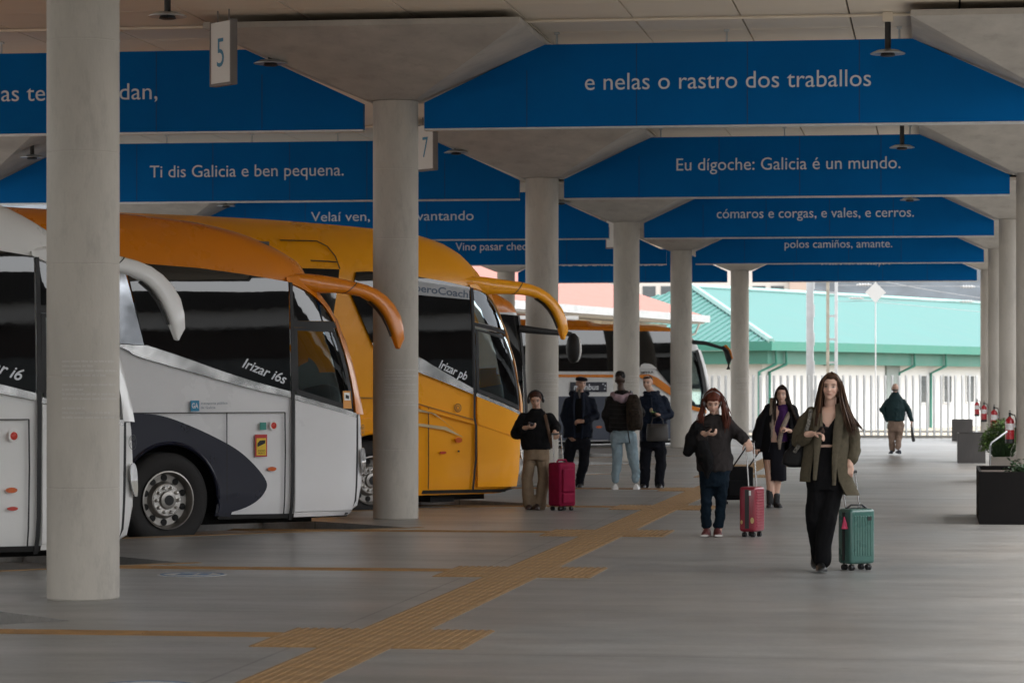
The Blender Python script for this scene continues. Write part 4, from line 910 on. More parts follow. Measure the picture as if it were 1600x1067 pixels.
# ---- orange and white coach just behind the yellow one
PROF_C = [(2.45, .30), (2.56, .40), (2.62, .9), (2.62, 1.4), (2.58, 1.9), (2.52, 2.4), (2.46, 2.86), (2.38, 3.0), (2.1, 3.16), (1.6, 3.22), (-1, 3.26)]
def coach_c(W):
    s = Coach("touring_coach", W, "orange topped coach mostly hidden behind the amber yellow coach", PROF_C, zr=2.9, zt=3.26, Rc=.3, D=.2, roofin=.3)
    def cls(x, y, z, front):
        if front: return "windshield" if 1.0 < z < 2.85 else ("roof" if z > 2 else "body")
        return "roof" if z > 2.86 else "body"
    s.hull(cls, dict(body=P_white, roof=P_orange, windshield=M_dglass)); s.wheels(); s.arch(-1, P_white); s.arch(1, P_white)
    for sd in (-1, 1):
        s.panel("side_window", [(-8.8, 1.75), (1.5, 1.75), (1.5, 2.84), (-8.8, 2.84)], M_dglass, .004, .02, sd, res=.4)
        s.panel("door_window", [(1.56, .6), (2.40, .6), (2.40, 2.8), (1.56, 2.84)], M_dglass, .004, .02, sd)
        s.line("front_post", [(2.45, .5), (2.47, 1.4), (2.44, 2.0), (2.38, 2.82)], .07, M_rubber, .010, sd)
    mi = empty("mirror", parent=s.e)
    MB().tube([(2.35, -1.22, 2.60), (2.7, -1.38, 2.56), (3.2, -1.45, 2.52)], [(.03, .06), (.03, .05), (.03, .035)], 8).obj("arm", M_rubber, mi, smooth=60)
    MB().ball((3.24, -1.45, 2.30), (.09, .14, .24)).obj("housing", M_rubber, mi, smooth=60); MB().ball((3.29, -1.47, 2.29), (.05, .12, .21)).obj("cover", P_white, mi, smooth=60)
coach_c(W2 + Vector((0, 13.2)))
# ---- navy and white coach near the end of the platform
PROF_D = [(2.40, .30), (2.58, .40), (2.66, .7), (2.72, 1.1), (2.78, 1.57), (2.72, 1.9), (2.62, 2.25), (2.50, 2.57), (2.36, 2.85), (2.15, 3.02), (1.8, 3.16), (1.25, 3.25), (-1, 3.27)]
def coach_d(W):
    s = Coach("touring_coach", W, "white and navy coach with orange roof line near the platform end", PROF_D, zr=2.95, zt=3.27, Rc=.5, D=.3, roofin=.3)
    P_n = paint("coach_slate_navy", (.055, .066, .095))
    def cls(x, y, z, front):
        if front: return "windshield" if .95 < z < 2.8 else ("roof" if z > 2 else "body")
        if x > 1.5 and 1.15 < z < 2.62 and x < s.xn(z) - .28: return None
        return "roof" if z > 3.0 else "body"
    s.hull(cls, dict(body=P_white, roof=P_orange, windshield=M_cglass)); s.cab(); s.wheels(); s.arch(-1, P_n); s.arch(1, P_n)
    for sd in (-1, 1):
        s.panel("side_window", [(-9.0, 2.06), (-.1, 2.06), (.20, 2.14), (.8, 2.12), (1.25, 1.70), (1.42, 1.6), (1.42, 3.09), (-9.0, 3.09)], M_dglass, .004, .02, sd, res=.3)
        s.panel("lower_panel", [(-9.0, .33), (-.64, .33), (-.64, .6), (-.4, .99), (0, 1.13), (.4, .99), (.62, .6), (.64, .33), (1.35, .34), (1.30, 1.0), (.9, 1.43), (-9.0, 1.44)], P_n, .006, .02, sd, res=.3)
        s.line("orange_stripe", [(-9.0, 1.945), (.1, 1.945)], .07, P_orange, .006, sd)
        s.panel("orange_sweep", chaikin([(.15, 1.985), (.65, 1.99), (1.29, 1.63), (1.45, 1.45), (1.40, 1.36), (1.1, 1.52), (.6, 1.78), (.15, 1.93)], 1, True), P_orange, .008, .012, sd)
        s.panel("white_fin", chaikin([(.20, 2.12), (.30, 2.27), (.60, 2.26), (.80, 2.13)], 1), P_white, .010, .012, sd)
        s.panel("door_window", [(1.52, 1.30), (2.30, 1.12), (2.36, 1.6), (2.26, 2.1), (2.14, 2.55), (1.52, 2.6)], M_cglass, -.002, .006, sd)
        s.line("window_frame", [(1.50, 1.32), (1.50, 2.64)], .06, M_rubber, .005, sd)
        s.line("front_post", [(2.38, 1.05), (2.42, 1.6), (2.32, 2.1), (2.16, 2.62)], .13, M_rubber, .006, sd)
        s.line("front_pillar", [(2.60, 1.20), (2.62, 1.6), (2.52, 2.05), (2.38, 2.45), (2.28, 2.62)], .12, P_white, .012, sd)
        s.line("orange_corner", [(1.6, 1.20), (2.1, 1.10), (2.5, 1.02)], .10, P_orange, .008, sd)
    s.panel("roof_pod", [(-6.5, 3.22), (-.72, 3.20), (-1.0, 3.34), (-6.5, 3.36)], P_orange, .01, .4)
    pl = s.panel("name_plate", [(-2.02, 1.54), (-.86, 1.54), (-.86, 1.79), (-2.02, 1.79)], M_navy, .008, .01)
    s.text("lettering", "monbus", -1.92, 1.60, .20, M_text, 0, .15, .80, .011, pl, .005)
    for i, (x, z) in enumerate(((-.98, 1.74), (-.91, 1.70), (-.93, 1.62))): s.disc("star", x, z, .02, M_text, .012, pl)
    s.text("lettering", "SETRA", .26, 1.995, .085, M_rubber, 3, 0, .42, .009, bold=.002)
    s.disc("side_marker", -1.11, .66, .10, M_ambl, .010, rz=.03)
    mi = empty("mirror", parent=s.e)
    MB().tube([(1.9, -1.1, 2.84), (2.4, -1.3, 2.80), (2.9, -1.45, 2.66)], [(.05, .06), (.045, .05), (.04, .04)], 8).obj("arm", M_rubber, mi, smooth=60)
    MB().tube([(2.86, -1.45, 2.70), (2.98, -1.46, 2.60), (3.06, -1.46, 2.38), (3.04, -1.46, 2.12)], [(.07, .05), (.1, .06), (.1, .06), (.07, .04)], 10).obj("housing", M_rubber, mi, smooth=60)
    MB().tube([(2.88, -1.52, 2.74), (3.02, -1.53, 2.61), (3.10, -1.53, 2.40)], [(.05, .03), (.07, .03), (.05, .03)], 8).obj("cover", P_orange, mi, smooth=60)
coach_d(Vector((-7.67, 74.6)))
# ------------------------------------------------------------------ people and luggage
def fresh_blob(mb, voxel, smooth_it=6, name="blob"):
    """union of overlapping closed shapes as one continuous surface"""
    me = mb.mesh(name); ob = bpy.data.objects.new(name, me); COL.objects.link(ob)
    r = ob.modifiers.new("r", 'REMESH'); r.mode = 'VOXEL'; r.voxel_size = voxel; r.adaptivity = 0
    if smooth_it: sm_ = ob.modifiers.new("s", 'SMOOTH'); sm_.factor = .5; sm_.iterations = smooth_it
    dg = bpy.context.evaluated_depsgraph_get(); dg.update()
    m2 = bpy.data.meshes.new_from_object(ob.evaluated_get(dg)); m2.name = name
    bpy.data.objects.remove(ob); bpy.data.meshes.remove(me)
    return m2
def verts_np(me): a = np.empty(len(me.vertices) * 3); me.vertices.foreach_get("co", a); return a.reshape(-1, 3)
def norms_np(me): a = np.empty(len(me.vertices) * 3); me.vertex_normals.foreach_get("vector", a); return a.reshape(-1, 3)
def wrinkle(me, amp, freq, stretch=(1, 1, 1), seed=0, fold=0.0):
    co, no = verts_np(me), norms_np(me)
    d = np.array([noise.noise((p[0] * freq * stretch[0] + seed, p[1] * freq * stretch[1], p[2] * freq * stretch[2])) for p in co])
    d2 = np.array([noise.noise((p[0] * freq * 2.3 * stretch[0] + seed + 9, p[1] * freq * 2.3, p[2] * freq * 2.3 * stretch[2])) for p in co])
    d = d + .5 * d2
    if fold: d = d - fold * (1 - np.abs(d)) ** 3
    co = co + no * (d * amp)[:, None]; me.vertices.foreach_set("co", co.ravel()); me.update()
def capsule_chain(mb, pts, n=12):
    """pts: [(point, radius | (ra, rb))...], a tapering limb with round joints; ra across, rb in depth"""
    P = [Vector(p) for p, r in pts]; r_ = [r if isinstance(r, tuple) else (r, r) for p, r in pts]
    mb.tube(P, [tuple(q) for q in r_], n, up=(0, 1, 0))
    for p, (a, b) in zip(P, r_): mb.ball(p, (a, b, (a + b) / 2), 12, 8)
def loft(mb, rings, n=28, closed=True, a0=0, a1=2 * math.pi):
    """rings: (x, y, z, rx, ry[, tilt]) stacked; superellipse sections"""
    vs = []
    for r in rings:
        x, y, z, rx, ry = r[:5]; tl = r[5] if len(r) > 5 else 0; tb = r[6] if len(r) > 6 else 0
        for k in range(n):
            a = 2 * math.pi * k / n; c, s = math.cos(a), math.sin(a)
            c = math.copysign(abs(c) ** .95, c); s = math.copysign(abs(s) ** .95, s)
            vs.append((x + rx * c, y + ry * s, z + tl * rx * c + tb * ry * s))
    m = len(rings); fs = [(i * n + k, i * n + (k + 1) % n, (i + 1) * n + (k + 1) % n, (i + 1) * n + k) for i in range(m - 1) for k in range(n)]
    fs += [tuple(range(n))[::-1], tuple(range((m - 1) * n, m * n))]
    mb.add(vs, fs)
def open_shell(rings, th=.012, n=40, wave=0.0, seed=1):
    """an open-fronted garment: rings (x, y, z, rx, ry, aL, aR) with the front gap between angles aR..aL measured from -y (towards the viewer)"""
    mb = MB(); outer = []; inner = []; rnd = random.Random(seed); ph = rnd.random() * 6
    for i, (x, y, z, rx, ry, gl, gr) in enumerate(rings):
        for k in range(n + 1):
            a = gl + (2 * math.pi - gl - gr) * k / n          # from the left edge round the back to the right edge
            w_ = 1 + wave * math.sin(a * 5 + ph) * (i / len(rings))
            c, s = -math.sin(a), -math.cos(a)
            outer.append((x + rx * c * w_, y + ry * s * w_, z)); inner.append((x + (rx - th) * c * w_, y + (ry - th) * s * w_, z))
    m = len(rings); N_ = n + 1; o = len(outer); fs = []
    for i in range(m - 1):
        for k in range(n):
            q = (i * N_ + k, i * N_ + k + 1, (i + 1) * N_ + k + 1, (i + 1) * N_ + k); fs += [q, tuple(o + j for j in q[::-1])]
        for k in (0, n): a, b = i * N_ + k, (i + 1) * N_ + k; fs.append((a, b, o + b, o + a))
    for i in (0, m - 1):
        for k in range(n): a, b = i * N_ + k, i * N_ + k + 1; fs.append((a, b, o + b, o + a))
    mb.add(outer + inner, fs); return mb
def hand(mb, wrist, direction, palm_n, curl=.6, size=1.0, thumb_side=1, spread=.12):
    """palm, four unequal bent fingers and a thumb; direction = along the fingers, palm_n = palm normal (side the fingers curl to)"""
    d = Vector(direction).normalized(); pn = Vector(palm_n); pn = (pn - d * pn.dot(d)).normalized(); sd = d.cross(pn).normalized() * thumb_side
    w_ = Vector(wrist); s = size
    capsule_chain(mb, [(w_ - d * .03, .026 * s), (w_ + d * .01, .027 * s)])
    for k in range(4):
        o = (1.5 - k) * .0195 * s
        mb.tube([w_ + d * .005 * s + sd * o * .7, w_ + d * .045 * s + sd * o, w_ + d * .088 * s + sd * o], [(.0135 * s, .0135 * s)] * 3, 8)
        L = (.072, .080, .075, .058)[k] * s; p = w_ + d * .088 * s + sd * o; a = 0; pts = [(p, .0098 * s)]
        for f_, c_ in ((.45, curl * .9), (.32, curl * 1.0), (.25, curl * .6)):
            a += c_; dd = d * math.cos(a) + pn * math.sin(a) + sd * (1.5 - k) * spread * .35; p = p + dd.normalized() * L * f_; pts.append((p, .0092 * s))
        capsule_chain(mb, pts, 8)
    p = w_ + d * .022 * s + sd * .026 * s; pts = [(p, .0135 * s)]
    for f_, (a_, b_) in ((.034, (.75, .35)), (.028, (.45, .55)), (.024, (.15, .75))):
        p = p + (d * (1 - a_ * .4) + sd * a_ + pn * b_).normalized() * f_ * s; pts.append((p, .0105 * s))
    capsule_chain(mb, pts, 8)
SKIN = {}
def skin_mat(name, col):
    m = bpy.data.materials.new(name); m.use_nodes = True; t = m.node_tree; p = t.nodes["Principled BSDF"]
    at_ = t.nodes.new("ShaderNodeAttribute"); at_.attribute_name = "tint"; t.links.new(at_.outputs["Color"], p.inputs["Base Color"])
    p.inputs["Roughness"].default_value = .5; p.inputs["Subsurface Weight"].default_value = .12; p.inputs["Subsurface Radius"].default_value = (.02, .008, .005)
    return m
M_skin = skin_mat("skin", None)
def head_prims(mb, C, M, s=1.0, fem=True):
    """C head centre (between the ears), M rotation; local -y is the face, z up; head height about .225"""
    def b(c, r): mb.ball(C + M @ (Vector(c) * s), tuple(q * s for q in r), 18, 12, M)
    b((0, .012, .035), (.074, .092, .078)); b((0, -.018, -.01), (.064, .074, .085)); b((0, -.030, -.052), (.050, .056, .050)); b((0, -.060, -.088), (.024, .024, .020))
    b((0, -.052, .035), (.056, .035, .034))                                     # brow and forehead
    b((.034, -.062, -.028), (.022, .020, .022)); b((-.034, -.062, -.028), (.022, .020, .022))   # cheeks
    b((0, -.088, -.002), (.009, .012, .026)); b((0, -.098, -.024), (.0125, .016, .011)); b((.010, -.090, -.028), (.008, .010, .008)); b((-.010, -.090, -.028), (.008, .010, .008))   # nose
    b((0, -.082, -.056), (.022, .012, .010))                                    # mouth mound
    for sx in (-1, 1): b((sx * .073, .012, -.008), (.009, .018, .030))          # ears
def sculpt_face(me, C, M, s, base, lip, brow, eye=(.03, .018, .012), stubble=None, cheek=.0):
    co = verts_np(me); Mi = np.array(M.inverted()); L = (co - np.array(C)) @ Mi.T / s
    def g(cx, cz, wx, wz): return np.exp(-((L[:, 0] - cx) / wx) ** 2 - ((L[:, 2] - cz) / wz) ** 2) * (L[:, 1] < -.035) * (np.abs(L[:, 2]) < .13)
    dent = sum(g(sx * .031, .006, .016, .011) for sx in (-1, 1)) * .010 - sum(g(sx * .031, .004, .010, .006) for sx in (-1, 1)) * .004 + g(0, -.066, .020, .0035) * .003
    fw = np.array(M @ Vector((0, 1, 0))); co = co + dent[:, None] * fw[None] * s; me.vertices.foreach_set("co", co.ravel()); me.update()
    col = np.tile(np.array(base), (len(co), 1))
    def mixc(w_, c): w_ = np.clip(w_, 0, 1)[:, None]; return col * (1 - w_) + np.array(c)[None] * w_
    if cheek: col = mixc(cheek * sum(g(sx * .040, -.028, .022, .02) for sx in (-1, 1)), (base[0] * 1.05, base[1] * .7, base[2] * .65))
    if stubble: col = mixc(stubble * np.clip(g(0, -.075, .055, .032), 0, 1), tuple(k * .45 for k in base))
    col = mixc(1.2 * g(0, -.060, .021, .0062), lip)
    for sx in (-1, 1):
        col = mixc(1.3 * g(sx * .031, .0245, .019, .0048), brow)
        col = mixc(1.1 * g(sx * .031, .004, .0155, .0062), (.30, .27, .25)); col = mixc(1.5 * g(sx * .031, .004, .0075, .0068), eye); col = mixc(1.1 * g(sx * .031, .0105, .016, .0032), brow)
    a = me.color_attributes.new("tint", 'FLOAT_COLOR', 'POINT'); a.data.foreach_set("color", np.c_[col, np.ones(len(col))].ravel().astype(np.float32))
def locks(name, guides, n, rad, m, parent, seed=0, seg=12, flat=.55, wav=.0):
    """long hair: many tapering strands; guides = lists of (point, spread)"""
    rnd = random.Random(seed); mb = MB()
    for q in range(n):
        g = guides[q % len(guides)]; P = np.array([tuple(p) for p, s in g]); S = np.array([s for p, s in g])
        t = np.linspace(0, 1, len(g)); tt = np.linspace(0, rnd.uniform(.82, 1), seg); off = np.array([rnd.gauss(0, .55) for _ in range(3)]); ph = rnd.random() * 6; pts = []
        for i, u in enumerate(tt):
            p = np.array([np.interp(u, t, P[:, k]) for k in range(3)]); s = np.interp(u, t, S); p = p + off * s + wav * u * np.array([math.sin(ph + u * 14), math.cos(ph * 1.7 + u * 12), 0]); pts.append(tuple(p))
        # smooth
        pp = np.array(pts); 
        for _ in range(2): pp[1:-1] = (pp[:-2] + 2 * pp[1:-1] + pp[2:]) / 4
        r0 = rad * rnd.uniform(.6, 1.2); mb.tube([tuple(p) for p in pp], [(r0 * (1 - .75 * (i / (seg - 1)) ** 2), r0 * flat * (1 - .75 * (i / (seg - 1)) ** 2)) for i in range(seg)], 5)
    return mb.obj(name, m, parent, smooth=180, recalc=False)
def cloth(name, c, rough=.85, var=.18, scale=9, bump=.25, bscale=160, sheen=0): return mat(name, tuple(k * .8 for k in c), rough, var=var, scale=scale, bump=bump, bscale=bscale, spec=.08, sheen=sheen)
def hairm(name, c): return mat(name, c, .55, var=.45, scale=30, stretch=(1, 1, .15), spec=.18)
def garment(name, mb, m, parent, vox, sm_=5, amp=.006, freq=9, stretch=(1, 1, .7), seed=0, fold=.0):
    me = fresh_blob(mb, vox, sm_, name)
    if amp: wrinkle(me, amp, freq, stretch, seed, fold)
    return link_mesh(name, me, m, parent, 180)
class Fig:
    """local frame of a figure: x = picture right, -y = towards the camera, z up; px() reads a spot off the picture at the figure's distance"""
    def __init__(s, name, foot, label, vox=.008):
        px, py = foot; s.px0 = px; s.d = 1.6 * 4600 / (py - 600); s.k = s.d / 4600
        u = (px - 800) / 4600; ang = TH - math.atan(u)
        s.pos = (s.d * (-math.sin(TH) + u * math.cos(TH)), s.d * (math.cos(TH) + u * math.sin(TH)), 0)
        s.e = empty(name, s.pos, ang, label, "person"); s.vox = vox; s.ang = ang
    def P(s, px, py, y=0.0):                      # picture spot -> local point (y = depth from the figure's centre)
        f = 1 + y / s.d; return Vector(((px - s.px0) * s.k * f, y, 1.6 + (600 - py) * s.k * f))
    def body(s, mb, C, M, hs, base, lip=(.30, .10, .085), brow=(.06, .035, .02), **kw):
        me = fresh_blob(mb, s.vox, 2, "body"); sculpt_face(me, C, M, hs, base, lip, brow, **kw); return link_mesh("body", me, M_skin, s.e, 180)
    def world(s, v): a = s.ang; v = Vector(v); return Vector((s.pos[0] + v.x * math.cos(a) - v.y * math.sin(a), s.pos[1] + v.x * math.sin(a) + v.y * math.cos(a), v.z))
def rot(yaw=0, pitch=0, roll=0):                  # yaw + turns the face to picture right, pitch + looks down, roll + tilts to picture right
    return (Matrix.Rotation(R(yaw), 3, 'Z') @ Matrix.Rotation(R(pitch), 3, 'X') @ Matrix.Rotation(R(roll), 3, 'Y'))
def shoe(mb, heel, toe, w_=.045, h_=.07, sole=.012):
    a, b = Vector(heel), Vector(toe); d = (b - a); L = d.length; d.normalize(); s_ = Vector((-d.y, d.x, 0)).normalized() if abs(d.z) < .95 else Vector((1, 0, 0)); up = Vector((0, 0, 1)) if abs(d.z) < .8 else s_.cross(d)
    prev = None; vs = []; n = 12
    prof = [(0, .72, .95), (.12, .85, 1.0), (.3, .82, 1.0), (.5, .86, .78), (.72, 1.0, .58), (.9, .85, .46), (1.0, .45, .32)]
    for t, ww, hh in prof:
        c = a + d * L * t
        for k in range(n):
            an = 2 * math.pi * k / n; x_ = math.cos(an); z_ = math.sin(an); z2 = max(z_, -.0)
            vs.append(c + s_ * (w_ * ww * math.copysign(abs(x_) ** .7, x_)) + up * ((h_ * hh) * (z2 if z_ > 0 else 0) + .002))
    m = len(prof); fs = [(i * n + k, i * n + (k + 1) % n, (i + 1) * n + (k + 1) % n, (i + 1) * n + k) for i in range(m - 1) for k in range(n)] + [tuple(range(n))[::-1], tuple(range((m - 1) * n, m * n))]
    mb.add(vs, fs)
def headphones(fig, C, M, s, m, label):
    e = empty("headphones", fig.pos, fig.ang, label, "headphones")
    mb = MB(); pts = []
    for i in range(15):
        a = math.pi * i / 14; pts.append(C + M @ Vector((.094 * s * math.cos(a), .005, .005 + .112 * s * math.sin(a))))
    mb.tube(pts, (.012, .007), 8, up=(0, 1, 0)); mb.obj("headband", m, e, smooth=60)
    for sx in (-1, 1): MB().ball(C + M @ Vector((sx * .092 * s, .005, -.012)), (.020, .036, .042), 14, 9, M).obj("ear_cup", m, e, smooth=60)
def phone(fig, c, rx, rz, m, label, ry=0):
    o = MB().b(-.036, .036, -.004, .004, -.074, .074).obj("phone", m, bevel=.003); w_ = fig.world(c); o.location = w_
    o.rotation_euler = (R(rx), R(ry), fig.ang + R(rz)); tag(o, label, "phone"); return o
M_phone = mat("phone_black", (.015, .015, .017), .2)
def suitcase(fig, px, pyb, wpx, hpx, hpy, rz, depth_ratio, m, label, kind, dy=0, handle=True, m_handle=None, lean=0):
    """px/pyb: ground spot of the case in the picture; sizes in picture pixels"""
    d = 1.6 * 4600 / (pyb - 600); k = d / 4600; u = (px - 800) / 4600
    pos = (d * (-math.sin(TH) + u * math.cos(TH)), d * (math.cos(TH) + u * math.sin(TH)), 0); ang = TH - math.atan(u)
    e = empty("suitcase", pos, ang + R(rz), label, "suitcase"); w_, h_, t = wpx * k, hpx * k, wpx * k * depth_ratio; wl = .055
    M_h = m_handle or M_alu
    body = MB().box((0, 0, wl + h_ / 2), (w_, t, h_))
    bm = bmesh.new(); me = body.mesh("shell"); bm.from_mesh(me); bmesh.ops.bevel(bm, geom=bm.edges[:], offset=.035, segments=4, profile=.55, affect='EDGES'); bm.to_mesh(me); bm.free()
    sh = link_mesh("shell", me, m, e, 50)
    top = 1.6 + (600 - hpy) * k
    return e, w_, t, h_, wl, sh, top, M_h
def case_wheels(e, w_, t, n=4, r=.025):
    for sx in (-1, 1):
        for sy in (-1, 1):
            wh = MB(); c = Vector((sx * (w_ / 2 - .045), sy * (t / 2 - .045), r))
            for o_ in (-.011, .011): wh.lathe([(0, -.008), (r, -.008), (r, .008), (0, .008)], 14, Matrix.Translation(c + Vector((o_, 0, 0))) @ Matrix.Rotation(math.pi / 2, 4, 'Y'))
            wh.tube([c, c + Vector((0, .008, .02)), c + Vector((0, .008, .045))], .016, 8).obj("wheel", M_black, e, smooth=50)
def trolley_handle(e, w_, y, z0, z1, m, half=.055, tilt=(0, 0), r=.0085):
    tx_, ty_ = tilt; mb = MB()
    for sx in (-1, 1): mb.tube([(sx * half, y, z0 - .1), (sx * half + tx_, y + ty_, z1)], r, 8)
    mb.obj("handle_tube", m, e, smooth=60)
    MB().tube([(-half - .012 + tx_, y + ty_, z1), (half + .012 + tx_, y + ty_, z1)], .014, 10, up=(0, 0, 1)).obj("handle_grip", M_black, e, smooth=60)
SK_L = (.60, .38, .29); SK_M = (.50, .31, .23); SK_D = (.055, .030, .020)
# ============ front woman: long brown hair, olive blazer over black, green case
F = Fig("person", (1287, 893), "woman in an open olive blazer over black, long brown hair, walking with a green suitcase", .0075); P = F.P
C = P(1298, 604.5, -.03); M = rot(-8, 2, 3); hs = 1.0
mb = MB(); head_prims(mb, C, M, hs)
capsule_chain(mb, [(P(1298, 620, 0), .050), (P(1297, 640, .02), .056)])
loft(mb, [(*P(1293, 762), .10, .08), (*P(1292, 740), .13, .085), (*P(1291, 712), .130, .088), (*P(1290, 692), .118, .082), (*P(1292, 664), .13, .085), (*P(1294, 645), .14, .075), (*P(1296, 636), .06, .05)])
capsule_chain(mb, [(P(1267, 648, .02), .042), (P(1250, 686, .03), .038), (P(1262, 680, -.15), .030)])
hand(mb, P(1266, 678, -.20), (1, -.25, .08), (0, -.2, -1), .75, 1.0, -1)
capsule_chain(mb, [(P(1322, 648, .02), .042), (P(1332, 692, .02), .038), (P(1328, 724, -.05), .030)])
hand(mb, P(1327, 724, -.06), (-.1, -.2, -1), (0, 1, -.2), 1.0, 1.0, -1)
for pts in ([(P(1276, 760), .075), (P(1274, 812, -.02), .055), (P(1280, 868, .12), .035)], [(P(1303, 760), .075), (P(1292, 815, -.06), .055), (P(1287, 876, -.06), .035)]): capsule_chain(mb, pts)
F.body(mb, C, M, hs, SK_L, cheek=.3)
mb = MB(); loft(mb, [(*P(1290, 694), .126, .098), (*P(1291, 678), .134, .104), (*P(1292, 660), .142, .106), (*P(1293, 646), .135, .09)])
top = garment("crop_top", mb, cloth("black_rib_knit", (.010, .010, .011)), F.e, .0075, 3, .002)
# V neck: the front centre of the top lies behind the skin
co = verts_np(top.data); vz = P(1294, 666).z; w_ = np.clip((co[:, 2] - vz) / .10, 0, 1); mask = (np.abs(co[:, 0] - P(1293, 660).x) < .010 + .070 * w_) & (co[:, 1] < 0) & (co[:, 2] > vz); co[mask, 1] += .055; top.data.vertices.foreach_set("co", co.ravel()); top.data.update()
mb = MB(); loft(mb, [(*P(1291, 766), .165, .118), (*P(1291, 745), .172, .118), (*P(1290, 720), .150, .105), (*P(1290, 698), .128, .096)])
capsule_chain(mb, [(P(1277, 762), (.092, .095)), (P(1272, 812, -.02), (.078, .075)), (P(1275, 845, .06), (.064, .062)), (P(1280, 872, .14), (.055, .055))])
capsule_chain(mb, [(P(1303, 762), (.092, .095)), (P(1293, 815, -.07), (.080, .078)), (P(1287, 850, -.07), (.074, .072)), (P(1286, 874, -.06), (.078, .075))])
garment("trousers", mb, cloth("black_trouser", (.008, .008, .009)), F.e, .009, 5, .010, 10, (1, 1, .5), 3, .4)
mb = MB(); shoe(mb, P(1281, 892, -.02), P(1286, 893, -.26) * 1, .045, .09); mb.v = [(x, y, max(z, .004)) for x, y, z in mb.v]
a = P(1273, 868, .20); shoe(mb, a + Vector((0, .05, .05)), a + Vector((.01, -.10, -.11)), .042, .07)
mb.obj("shoes", mat("black_leather", (.010, .010, .010), .3), F.e, smooth=60)
M_bl = cloth("olive_tweed", (.105, .090, .062), scale=30)
M_ln = cloth("olive_lapel", (.120, .103, .073), scale=30)
sh = open_shell([(*P(1295, 633, .03), .075, .070, 1.1, 1.1), (*P(1294, 638, .02), .130, .092, .85, .80), (*P(1294, 645, .02), .175, .110, .70, .60), (*P(1293, 660), .190, .125, .62, .48), (*P(1292, 684), .188, .135, .60, .40), (*P(1291, 710), .195, .140, .64, .42), (*P(1291, 740), .220, .150, .72, .48), (*P(1292, 752), .228, .152, .74, .50)], .016, 44, .03)
j = sh.obj("blazer", M_bl, F.e, smooth=60)
# longer tail on the picture-right side
tl_ = open_shell([(*P(1292, 751), .228, .153, 3.4, .50), (*P(1296, 763), .235, .156, 3.3, .52), (*P(1300, 773), .238, .16, 3.2, .55)], .016, 30, .03); tl_.obj("blazer_tail", M_bl, F.e, smooth=60)
sl = MB(); capsule_chain(sl, [(P(1268, 646, .02), (.055, .070)), (P(1259, 658, .03), (.066, .072)), (P(1250, 676, .03), (.066, .068)), (P(1247, 689, .03), (.062, .066)), (P(1254, 687, -.08), (.056, .060)), (P(1261, 682, -.15), (.050, .055))])
garment("sleeve", sl, M_bl, F.e, .009, 4, .008, 12, (1, 1, 1), 5, .2)
sl = MB(); capsule_chain(sl, [(P(1319, 646, .02), (.055, .070)), (P(1327, 660, .03), (.064, .070)), (P(1333, 684, .03), (.064, .068)), (P(1334, 702, .02), (.060, .064)), (P(1331, 716, -.03), (.055, .060))])
garment("sleeve", sl, M_bl, F.e, .009, 4, .008, 12, (1, 1, 1), 8, .2)
for pts in ([P(1281, 631, -.02), P(1277, 648, -.105), P(1279, 674, -.128), P(1276, 710, -.13), P(1273, 750, -.125)], [P(1309, 631, -.02), P(1313, 648, -.105), P(1309, 674, -.13), P(1304, 715, -.138), P(1303, 758, -.135)]):
    MB().tube(pts, [(.022, .008), (.042, .008), (.040, .008), (.024, .008), (.016, .007)], 8, up=(0, 1, 0)).obj("lapel", M_ln, F.e, smooth=60)
M_hb = hairm("hair_brown", (.050, .025, .014)); M_hb2 = hairm("hair_brown_light", (.115, .060, .032))
cap = MB(); cap.ball(C + M @ Vector((0, .020, .042)), (.083, .092, .081), 20, 14, M); cap.ball(C + M @ Vector((0, .045, -.03)), (.080, .062, .09), 16, 10, M); cap.ball(C + M @ Vector((0, -.034, .088)), (.058, .044, .026), 14, 9, M)
loft(cap, [(*P(1300, 652, .06), .105, .03), (*P(1299, 632, .06), .085, .035), (*P(1299, 615, .055), .075, .045)])
hp = garment("hair", cap, M_hb, F.e, .008, 3, .005, 40, (1, 1, .15), 2)
def gd(*q): return [(P(x, y, dp), s) for x, y, dp, s in q]
locks("hair_locks", [gd((1298, 583, -.07, .004), (1290, 589, -.095, .006), (1284.5, 602, -.075, .008), (1283, 620, -.06, .010), (1279, 640, -.09, .018), (1276, 658, -.12, .020), (1275, 672, -.13, .016)),
                     gd((1298, 583, -.03, .008), (1284, 593, -.03, .010), (1280, 612, .0, .014), (1276, 636, -.03, .02), (1271, 658, -.09, .02)), gd((1297, 585, .02, .01), (1286, 600, .05, .014), (1283, 630, .06, .025), (1280, 650, .07, .03))], 110, .0072, M_hb, F.e, 1)
locks("hair_locks", [gd((1300, 583, -.07, .004), (1308, 589, -.090, .006), (1312.5, 602, -.065, .008), (1313, 620, -.05, .012), (1318, 640, -.09, .02), (1324, 660, -.125, .026), (1330, 682, -.13, .026)),
                     gd((1300, 583, -.02, .008), (1313, 593, .0, .012), (1317, 615, .02, .016), (1322, 640, -.03, .022), (1331, 664, -.10, .028), (1337, 680, -.11, .028)),
                     gd((1302, 584, .0, .010), (1314, 600, .03, .016), (1318, 625, .04, .020), (1326, 648, .02, .018), (1338, 662, -.02, .012), (1351, 674, -.03, .006))], 150, .0078, M_hb, F.e, 2)
